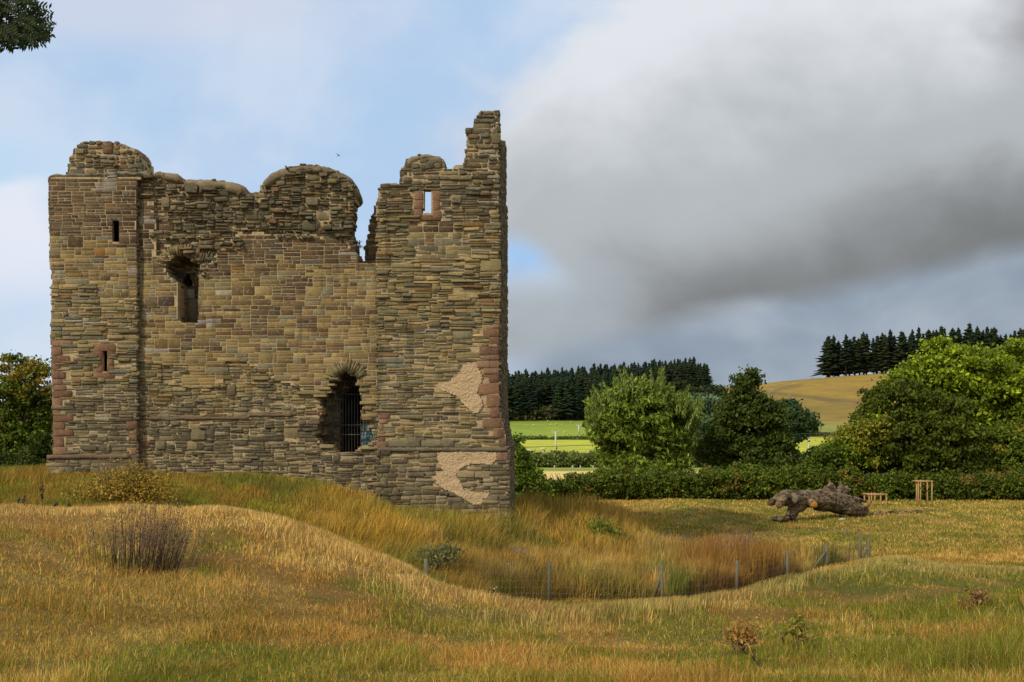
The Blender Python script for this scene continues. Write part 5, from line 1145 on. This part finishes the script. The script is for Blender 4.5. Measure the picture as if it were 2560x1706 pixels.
# ================================================================== FALLEN LOG
Yl = 58.0
def q(uu, vv, dy=0): return px(1880 + uu / 4.706, 1150 + vv / 4.706, 59 + 4.6 * min(max((uu - 430) / 940, 0), 1) + dy)
kl = Yl / F / 4.706
def m_bark():
    m, t, b = newmat('furrowed_grey_bark'); c = objc(t, (1.0, 5, 5)); n = wnoise(objc(t, (.7, 3, 3)), 2.0, 6, .75); n2_ = wnoise(objc(t), 1.2, 4, .6)
    o = cmix(ss(n, .40, .60), (.035, .024, .015), (.34, .245, .15)); o = cmix(ss(n2_, .52, .66) * .6, o, (.13, .085, .05)); t.links.new(o.s, b.inputs['Base Color']); bump(t, b, n, 1, .12); return m
M_LOGB = m_bark()
lg = empty('fallen_tree_trunk', (q(700, 620)[0], 61, hz(q(700, 620)[0], 61)), 'big grey fallen trunk with sawn limbs and jagged roots lying on the meadow', 'log')
mb = MB()
def seg(pts, rr, lump=.1, k=12, sd_=0):
    P2 = []; r2 = []
    for i in range(len(pts) - 1):
        for j in range(4):
            t = j / 4; P2.append(tuple(pts[i][a] * (1 - t) + pts[i + 1][a] * t for a in range(3))); r2.append((rr[i] * (1 - t) + rr[i + 1] * t) * kl)
    P2.append(pts[-1]); r2.append(rr[-1] * kl); tube(mb, P2, r2, (1, 1, 1), k, lump, sd_)
seg([q(290, 470), q(380, 450), q(520, 455), q(700, 460), q(880, 470), q(1040, 515), q(1180, 560), q(1330, 610)], [52, 98, 98, 106, 132, 138, 108, 52], .09, 18)
seg([q(340, 430, -.3), q(385, 410, -.3), q(400, 460, -.3)], [50, 70, 70]); seg([q(470, 420), q(490, 400), q(520, 450)], [40, 52, 60]); seg([q(640, 430), q(690, 415), q(750, 450)], [55, 62, 70])
seg([q(390, 400, -.5), q(365, 440, -.9), q(330, 525, -1.1)], [48, 50, 46], .08); seg([q(330, 450), q(270, 480), q(215, 512, -.3)], [52, 46, 36], .12); seg([q(290, 450, .3), q(255, 440, .3)], [30, 26])
seg([q(520, 500), q(500, 580), q(470, 640), q(430, 685)], [110, 80, 62, 54], .1, 14); seg([q(560, 500), q(600, 560), q(540, 600)], [70, 45, 30]); seg([q(460, 680), q(400, 692), q(335, 695, -.4)], [42, 34, 27], .1); seg([q(400, 690), q(300, 690), q(225, 690)], [32, 28, 24], .15)
seg([q(640, 470, -.3), q(700, 500, -.7), q(735, 525, -1.15)], [62, 52, 44], .05); seg([q(560, 450, -.5), q(510, 470, -.9)], [40, 38], .05)
seg([q(850, 420), q(905, 350), q(925, 300), q(912, 240)], [90, 55, 34, 10], .15); seg([q(880, 380), q(960, 320), q(940, 270)], [60, 30, 10]); seg([q(960, 420), q(1030, 370), q(1055, 320), q(1035, 258)], [80, 48, 36, 10], .12)
seg([q(1010, 430), q(1085, 375), q(1110, 340), q(1118, 300)], [70, 40, 30, 12], .12); seg([q(1085, 380), q(1125, 355), q(1155, 350)], [35, 26, 18], .15)
seg([q(1040, 440, -.3), q(1150, 450, -.5), q(1260, 470, -.5), q(1335, 490, -.4)], [50, 32, 26, 16], .15); seg([q(1080, 480, -.5), q(1180, 560, -.7), q(1290, 570, -.7), q(1372, 530, -.6)], [60, 42, 34, 20], .12)
seg([q(1040, 530, -.4), q(1110, 590, -.6), q(1250, 615, -.5), q(1375, 640, -.3)], [70, 58, 42, 14], .12); seg([q(1200, 450, .2), q(1240, 440, .2), q(1222, 412, .2)], [20, 12, 5], .2); seg([q(1290, 540), q(1340, 560), q(1368, 600)], [30, 22, 14]); seg([q(760, 540), q(860, 600), q(930, 590)], [60, 18, 12])
o = mb.build('trunk', M_LOGB, lg, smooth=True); rm = o.modifiers.new('Remesh', 'REMESH'); rm.mode = 'VOXEL'; rm.voxel_size = .03; rm.use_smooth_shade = True
tx = bpy.data.textures.new('bark_lumps', 'CLOUDS'); tx.noise_scale = .32; tx.noise_depth = 3; dm = o.modifiers.new('Displace', 'DISPLACE'); dm.texture = tx; dm.strength = .07; dm.mid_level = .5
M_CUT = m_plain('sawn_orange_wood', (.50, .24, .05), .8, ns=5, lo=.7, hi=1.2, useattr=True)
for (c, nrm, r, cc, lb) in ((q(738, 529, -1.22), (.25, -1, -.05), 38, (.46, .215, .04), 'bright orange sawn end'), (q(320, 535, -1.2), (-.1, -1, -.3), 38, (.21, .125, .075), None), (q(208, 514, -.45), (-.8, -.9, -.2), 28, (.13, .075, .05), None), (q(506, 474, -1.0), (-.3, -1, 0), 34, (.17, .14, .11), None), (q(331, 696, -.62), (-.1, -1, 0), 25, (.20, .145, .11), None), (q(1345, 530, -.95), (.2, -1, .1), 22, (.40, .25, .08), None)):
    mb = MB(); nv_ = Vector(nrm).normalized(); s1 = nv_.cross(Vector((0, 0, 1))).normalized(); s2 = nv_.cross(s1); c = Vector(c); V = [tuple(c + nv_ * .03)]; R = random.Random(int(r)); n = 20
    for rr_ in (.5, 1.0):
        for i in range(n): a = 2 * math.pi * i / n; k_ = r * kl * rr_ * (1 + .08 * math.sin(3 * a + r)); V.append(tuple(c + s1 * math.cos(a) * k_ + s2 * math.sin(a) * k_ + nv_ * (.03 if rr_ < 1 else .02)))
    for i in range(n): a = 2 * math.pi * i / n; k_ = r * kl * (1 + .08 * math.sin(3 * a + r)); V.append(tuple(c + s1 * math.cos(a) * k_ + s2 * math.sin(a) * k_ - nv_ * .25))
    Fc = [(0, 1 + i, 1 + (i + 1) % n) for i in range(n)] + [(1 + i, 1 + n + i, 1 + n + (i + 1) % n, 1 + (i + 1) % n) for i in range(n)] + [(1 + n + i, 1 + 2 * n + i, 1 + 2 * n + (i + 1) % n, 1 + n + (i + 1) % n) for i in range(n)]
    mb.add(V, Fc, cc); o = mb.build('cut_end', M_CUT, lg)
    if lb: o['label'] = lb
db = MB(); R = random.Random(4)
for i in range(26):
    a = Vector(q(1400 + i * 22 + R.uniform(-10, 10), 640 + i * 1.8 + R.uniform(-5, 18), R.uniform(-.6, .3))); a.z = hz(a.x, a.y) + .05; b = a + Vector((R.uniform(.2, .7), R.uniform(-.2, .2), R.uniform(-.02, .16))); tube(db, [a, (a + b) / 2 + Vector((0, 0, R.uniform(0, .08))), b], [.05, .035, .012], (1, 1, 1), 5, .2)
tag(db.build('branch_litter', M_LOGB), 'broken grey branch litter trailing right of the fallen trunk', 'branches', None, 'stuff')

# ================================================================== TREE GUARDS
def guard(label, x0, x1, yt, yb_, Yd, backs):
    g = empty('tree_guard', gpt((x0 + x1) / 2, Yd), label, 'tree guard', 'timber tree guards in front of the hedge'); w_ = (x1 - x0) * Yd / F; X0, X1 = px(x0, 0, Yd)[0], px(x1, 0, Yd)[0]; zt = px(0, yt, Yd)[2]; r = .042
    for (x, dy) in [(X0, 0), (X1, 0)] + [(X0 + w_ * f, w_ * d) for f, d in backs]:
        mb = MB(); gz = hz(x, Yd + dy); tube(mb, [(x, Yd + dy, gz - .3), (x, Yd + dy, zt + .04)], [r * 1.1, r], (1, 1, 1), 8, .04); mb.build('post', M_STAKE, g)
    for (a, b) in (((X0, 0), (X1, 0)), ((X0, w_), (X1, w_)), ((X0, 0), (X0, w_)), ((X1, 0), (X1, w_))):
        mb = MB(); A = Vector((a[0], Yd + a[1] - .03, zt - .03)); B = Vector((b[0], Yd + b[1] + .03, zt - .03)); d = (B - A).normalized() * .08; tube(mb, [A - d, B + d], .045, (1, 1, 1), 6, .05); mb.build('rail', M_STAKE, g)
guard('low four post timber tree guard right of the log roots', 2173, 2216, 1236, 1262, 71, ((.42, .95), (.60, .9), (.02, 1), (.98, 1)))
guard('tall slim timber tree guard further right, grass inside', 2296, 2330, 1203, 1262, 70.5, ((.14, .8), (.5, 1), (.9, .7)))

# ================================================================== POLES, CABLE, SHEEP, CAR, BIRD
def pole(label, x, yt, yb_, Yd, bar):
    r0 = empty('utility_pole', gpt(x, Yd), label, 'utility pole', 'utility poles across the fields'); mb = MB(); k = Yd / F; b = gpt(x, Yd, -.3); t = px(x, yt, Yd); tube(mb, [b, t], [.16 * Yd / 200, .12 * Yd / 200], (1, 1, 1), 8); mb.build('pole', M_POLE, r0)
    mb = MB(); tube(mb, [px(x - bar, yt + 2, Yd), px(x + bar, yt + 2, Yd)], .055 * Yd / 200, (1, 1, 1), 5); cb = mb.build('crossarm', M_POLE, r0)
    for s in (-1, 1): mb = MB(); p = px(x + bar * s * .92, yt + 1, Yd); tube(mb, [p, (p[0], p[1], p[2] + .22 * Yd / 200)], [.07 * Yd / 200, .09 * Yd / 200], (1, 1, 1), 6); mb.build('insulator', M_POLE, r0)
pole('tall pale utility pole in the bright pasture left of the willow', 1389, 1079, 1140, 205, 9)
pole('smaller utility pole far up the pasture left of the willow', 1447, 1063, 1092, 415, 6)
pole('utility pole seen between the willow and the alder', 1743, 1082, 1132, 205, 6)
pole('pale utility pole with crossarm right of the dark oak', 2022, 1079, 1132, 205, 8)
for nm, lb, pts, r in (('overhead_cable', 'dark cable sagging across the pasture behind the willow', [(1100, 1121), (1300, 1119), (1520, 1112), (1766, 1100), (2043, 1083), (2240, 1070)], .028), ('overhead_cable', 'thin lower cable crossing the pasture below the dark one', [(1100, 1130), (1300, 1128), (1520, 1123), (1766, 1111), (2043, 1095), (2240, 1084)], .012)):
    mb = MB(); tube(mb, [px(x, y, 125) for x, y in pts], r, (1, 1, 1), 4); tag(mb.build(nm, M_CABLE), lb, 'cable')
def sheep_mesh():
    mb = MB(); R = random.Random(2); tube(mb, [(-.52, 0, .62), (-.45, 0, .64), (-.1, 0, .66), (.3, 0, .66), (.48, 0, .68), (.56, 0, .7)], [.08, .25, .30, .29, .22, .12], (1, 1, 1), 10, .05); tube(mb, [(.5, 0, .74), (.62, 0, .86), (.74, 0, .86), (.86, 0, .76)], [.14, .12, .11, .06], (1, 1, 1), 8)
    for x, y in ((-.38, .14), (-.38, -.14), (.34, .14), (.34, -.14)): tube(mb, [(x, y, .5), (x + .02, y, .25), (x, y, 0)], [.07, .045, .04], (1, 1, 1), 5)
    for s in (-1, 1): tube(mb, [(.66, .08 * s, .92), (.62, .2 * s, .9)], [.035, .015], (1, 1, 1), 4)
    return mb
sh0 = sheep_mesh().build('sheep', M_WOOL, loc=(0, 0, 0), smooth=True); SME = sh0.data; bpy.data.objects.remove(sh0)
R = random.Random(6)
hill = [(1924, 964), (1929, 967), (1930, 979), (1925, 984), (1956, 955), (1979, 956), (1985, 963), (2030, 947), (2058, 949), (2062, 948), (1974, 992), (1983, 1000), (2081, 942), (2154, 934), (2201, 932), (2208, 933), (2213, 932), (2197, 953), (2206, 953), (2176, 976), (2110, 935)]
field = [(1319, 1071), (1334, 1068), (1377, 1066), (1390, 1065), (1405, 1066), (1411, 1086), (1457, 1069), (1428, 1060), (1369, 1057), (1473, 1061)]
def find_ground(x, row, lo, hi):
    best = None
    for Yd in np.linspace(lo, hi, 400):
        g = gpt(x, Yd); rr = HZ - F * g[2] / Yd
        if rr <= row: return g
    return gpt(x, hi)
for i, (x, y) in enumerate(hill + field):
    g = find_ground(x, y, 430 if y < 1010 else 385, 760); o = bpy.data.objects.new('sheep', SME); COL.objects.link(o); o.location = g; o.rotation_euler = (0, 0, R.uniform(0, 6.28)); s = .95; o.scale = (s, s, s)
    if i < len(hill): tag(o, 'tiny pale sheep grazing on the golden hill', 'sheep', 'sheep on the golden hill')
    else: tag(o, 'tiny white sheep grazing in the upper green pasture', 'sheep', 'sheep in the green pasture')
o = bpy.data.objects.new('sheep', SME); COL.objects.link(o); o.location = find_ground(1357, 1130, 180, 370); o.scale = (1, 1, 1); tag(o, 'lone white sheep in the bright lower pasture, left of the tall pole', 'sheep')
# parked car half hidden
Yc = 200; g = find_ground(1316, 1144, 176, 300); car = empty('parked_car', g, 'small white car half hidden behind the hedge beside the keep', 'car'); cx, cy, cz = g; mb = MB()
prof = [(-2, .35), (2, .35), (2.05, .75), (1.2, .95), (.7, 1.4), (-1.2, 1.42), (-1.9, 1.0), (-2.05, .8)]
V = [(cx + a, cy - .8, cz + b) for a, b in prof] + [(cx + a, cy + .8, cz + b) for a, b in prof]; n = len(prof)
mb.add(V, [tuple(range(n))[::-1], tuple(range(n, 2 * n))] + [(i, (i + 1) % n, n + (i + 1) % n, n + i) for i in range(n)]); mb.build('body', M_CARW, car)
mb = MB(); mb.add([(cx - 1.5, cy - .815, cz + .98), (cx + .95, cy - .815, cz + .98), (cx + .6, cy - .815, cz + 1.32), (cx - 1.15, cy - .815, cz + 1.34), (cx - 1.5, cy - .80, cz + .98), (cx + .95, cy - .80, cz + .98), (cx + .6, cy - .80, cz + 1.32), (cx - 1.15, cy - .80, cz + 1.34)], BOXF); mb.build('window', M_GLASS, car)
for a in (-1.3, 1.3):
    for s in (-.82, .82): mb = MB(); tube(mb, [(cx + a, cy + s - .1, cz + .32), (cx + a, cy + s + .1, cz + .32)], .32, (1, 1, 1), 14); mb.build('wheel', M_TYRE, car)
for i, (x, y) in enumerate([(1386, 1164), (1431, 1165), (1451, 1163), (1483, 1165)]):
    Ys = 148; b = gpt(x, Ys, -.1); mb = MB(); tube(mb, [b, (b[0], b[1], b[2] + .55)], .07, (1, 1, 1), 6); tag(mb.build('marker_stake', M_POLE), 'short pale stake below the sunlit hedge, ' + ('leftmost of four', 'second of four from the left', 'third of four, thinnest', 'rightmost of four')[i], 'stake', 'pale stakes below the sunlit hedge')
# swift in flight
bp = Vector(px(847, 388, 52)); mb = MB(); k = 52 / F
body = [(-5, 3.5), (-1.5, 1), (0, 0), (1.0, -1.5)]
tube(mb, [bp + Vector((a * k, b_ * .4 * k, -b * k)) for (a, b), b_ in zip(body, (0, 1, 2, 3))], [.004, .022, .028, .008], (1, 1, 1), 6)
for w_ in ([(0, 0), (-3.2, -1.8), (-8, -3.8)], [(0, 0), (2.4, 3.4), (5.5, 6.2)]):
    V = []
    for (a, b), c in zip(w_, (2.0, 1.6, .25)):
        for s, t in ((-1, 0), (1, 0)): V.append(tuple(bp + Vector((a * k + s * c * k * .45, s * .03, -b * k + s * -.3 * c * k))))
    V2 = V + [(x, y + .01, z + .006) for x, y, z in V]; mb.add(V2, [(0, 1, 3, 2), (2, 3, 5, 4), (6, 8, 9, 7), (8, 10, 11, 9), (0, 2, 8, 6), (2, 4, 10, 8), (1, 7, 9, 3), (3, 9, 11, 5), (4, 5, 11, 10)])
tag(mb.build('swift', M_BIRD), 'small dark bird with spread wings flying above the wall', 'bird')

# ================================================================== OVERHANGING BRANCH, TOP LEFT
rs = np.random.RandomState(17); R = random.Random(17); Yo = 20.0; base = (-12.6, 21, hz(-12.6, 21))
ov = empty('overhanging_ash_tree', base, 'dark leafy branch tip reaching into the top left corner of the sky', 'tree'); mb = MB()
tube(mb, [(base[0], base[1], base[2] - .3), (-12.6, 21, 3), (-12.3, 20.8, 7.0), (-12.2, 20.5, 11)], [.4, .32, .25, .1], (.1, .08, .06), 10, .05); tube(mb, [(-12.3, 20.8, 6.0), (-10.4, 20.3, 7.3), (-9.2, 20, 7.2), (-7.9, 20, 6.75)], [.12, .07, .035, .008], (.1, .08, .06), 6); tube(mb, [(-10.4, 20.3, 7.3), (-9.2, 20.1, 6.85), (-8.3, 20, 6.6)], [.04, .022, .006], (.1, .08, .06), 5); mb.build('trunk', M_BARK, ov)
mb = MB(); tips = []
outl = [(0, 112), (30, 116), (60, 105), (95, 112), (125, 96), (122, 50), (108, 22), (80, 5), (60, -30), (-40, -60), (-200, -80), (-260, 60), (-120, 130), (-40, 118)]
cnt = 0; PPs = []; LL = []
while cnt < 560:
    x, y = R.uniform(-260, 128), R.uniform(-80, 120)
    if not inpoly(outl, x, y): continue
    cnt += 1; Yd = Yo + R.uniform(-.7, .7); c = Vector(px(x, y, Yd)); dr = Vector((R.uniform(.3, 1), R.uniform(-.5, .5), R.uniform(-1.0, .3))).normalized(); s = dr.cross(Vector((R.uniform(-.3, .3), 1, 0))).normalized()
    for i in range(5):
        for sd_ in (-1, 1):
            p = c + dr * (.055 * i - .13); d = (dr * .55 + s * sd_ * .8).normalized(); n_ = d.cross(dr).normalized(); wv = d.cross(n_).normalized(); L = R.uniform(.09, .14); w_ = L * .16
            g = R.uniform(.5, 1.3); mb.add([tuple(p), tuple(p + d * L * .5 + wv * w_), tuple(p + d * L), tuple(p + d * L * .5 - wv * w_)], [(0, 1, 2, 3)], (.035 * g, .055 * g, .014 * g))
mb.build('crown', M_LEAF, ov)
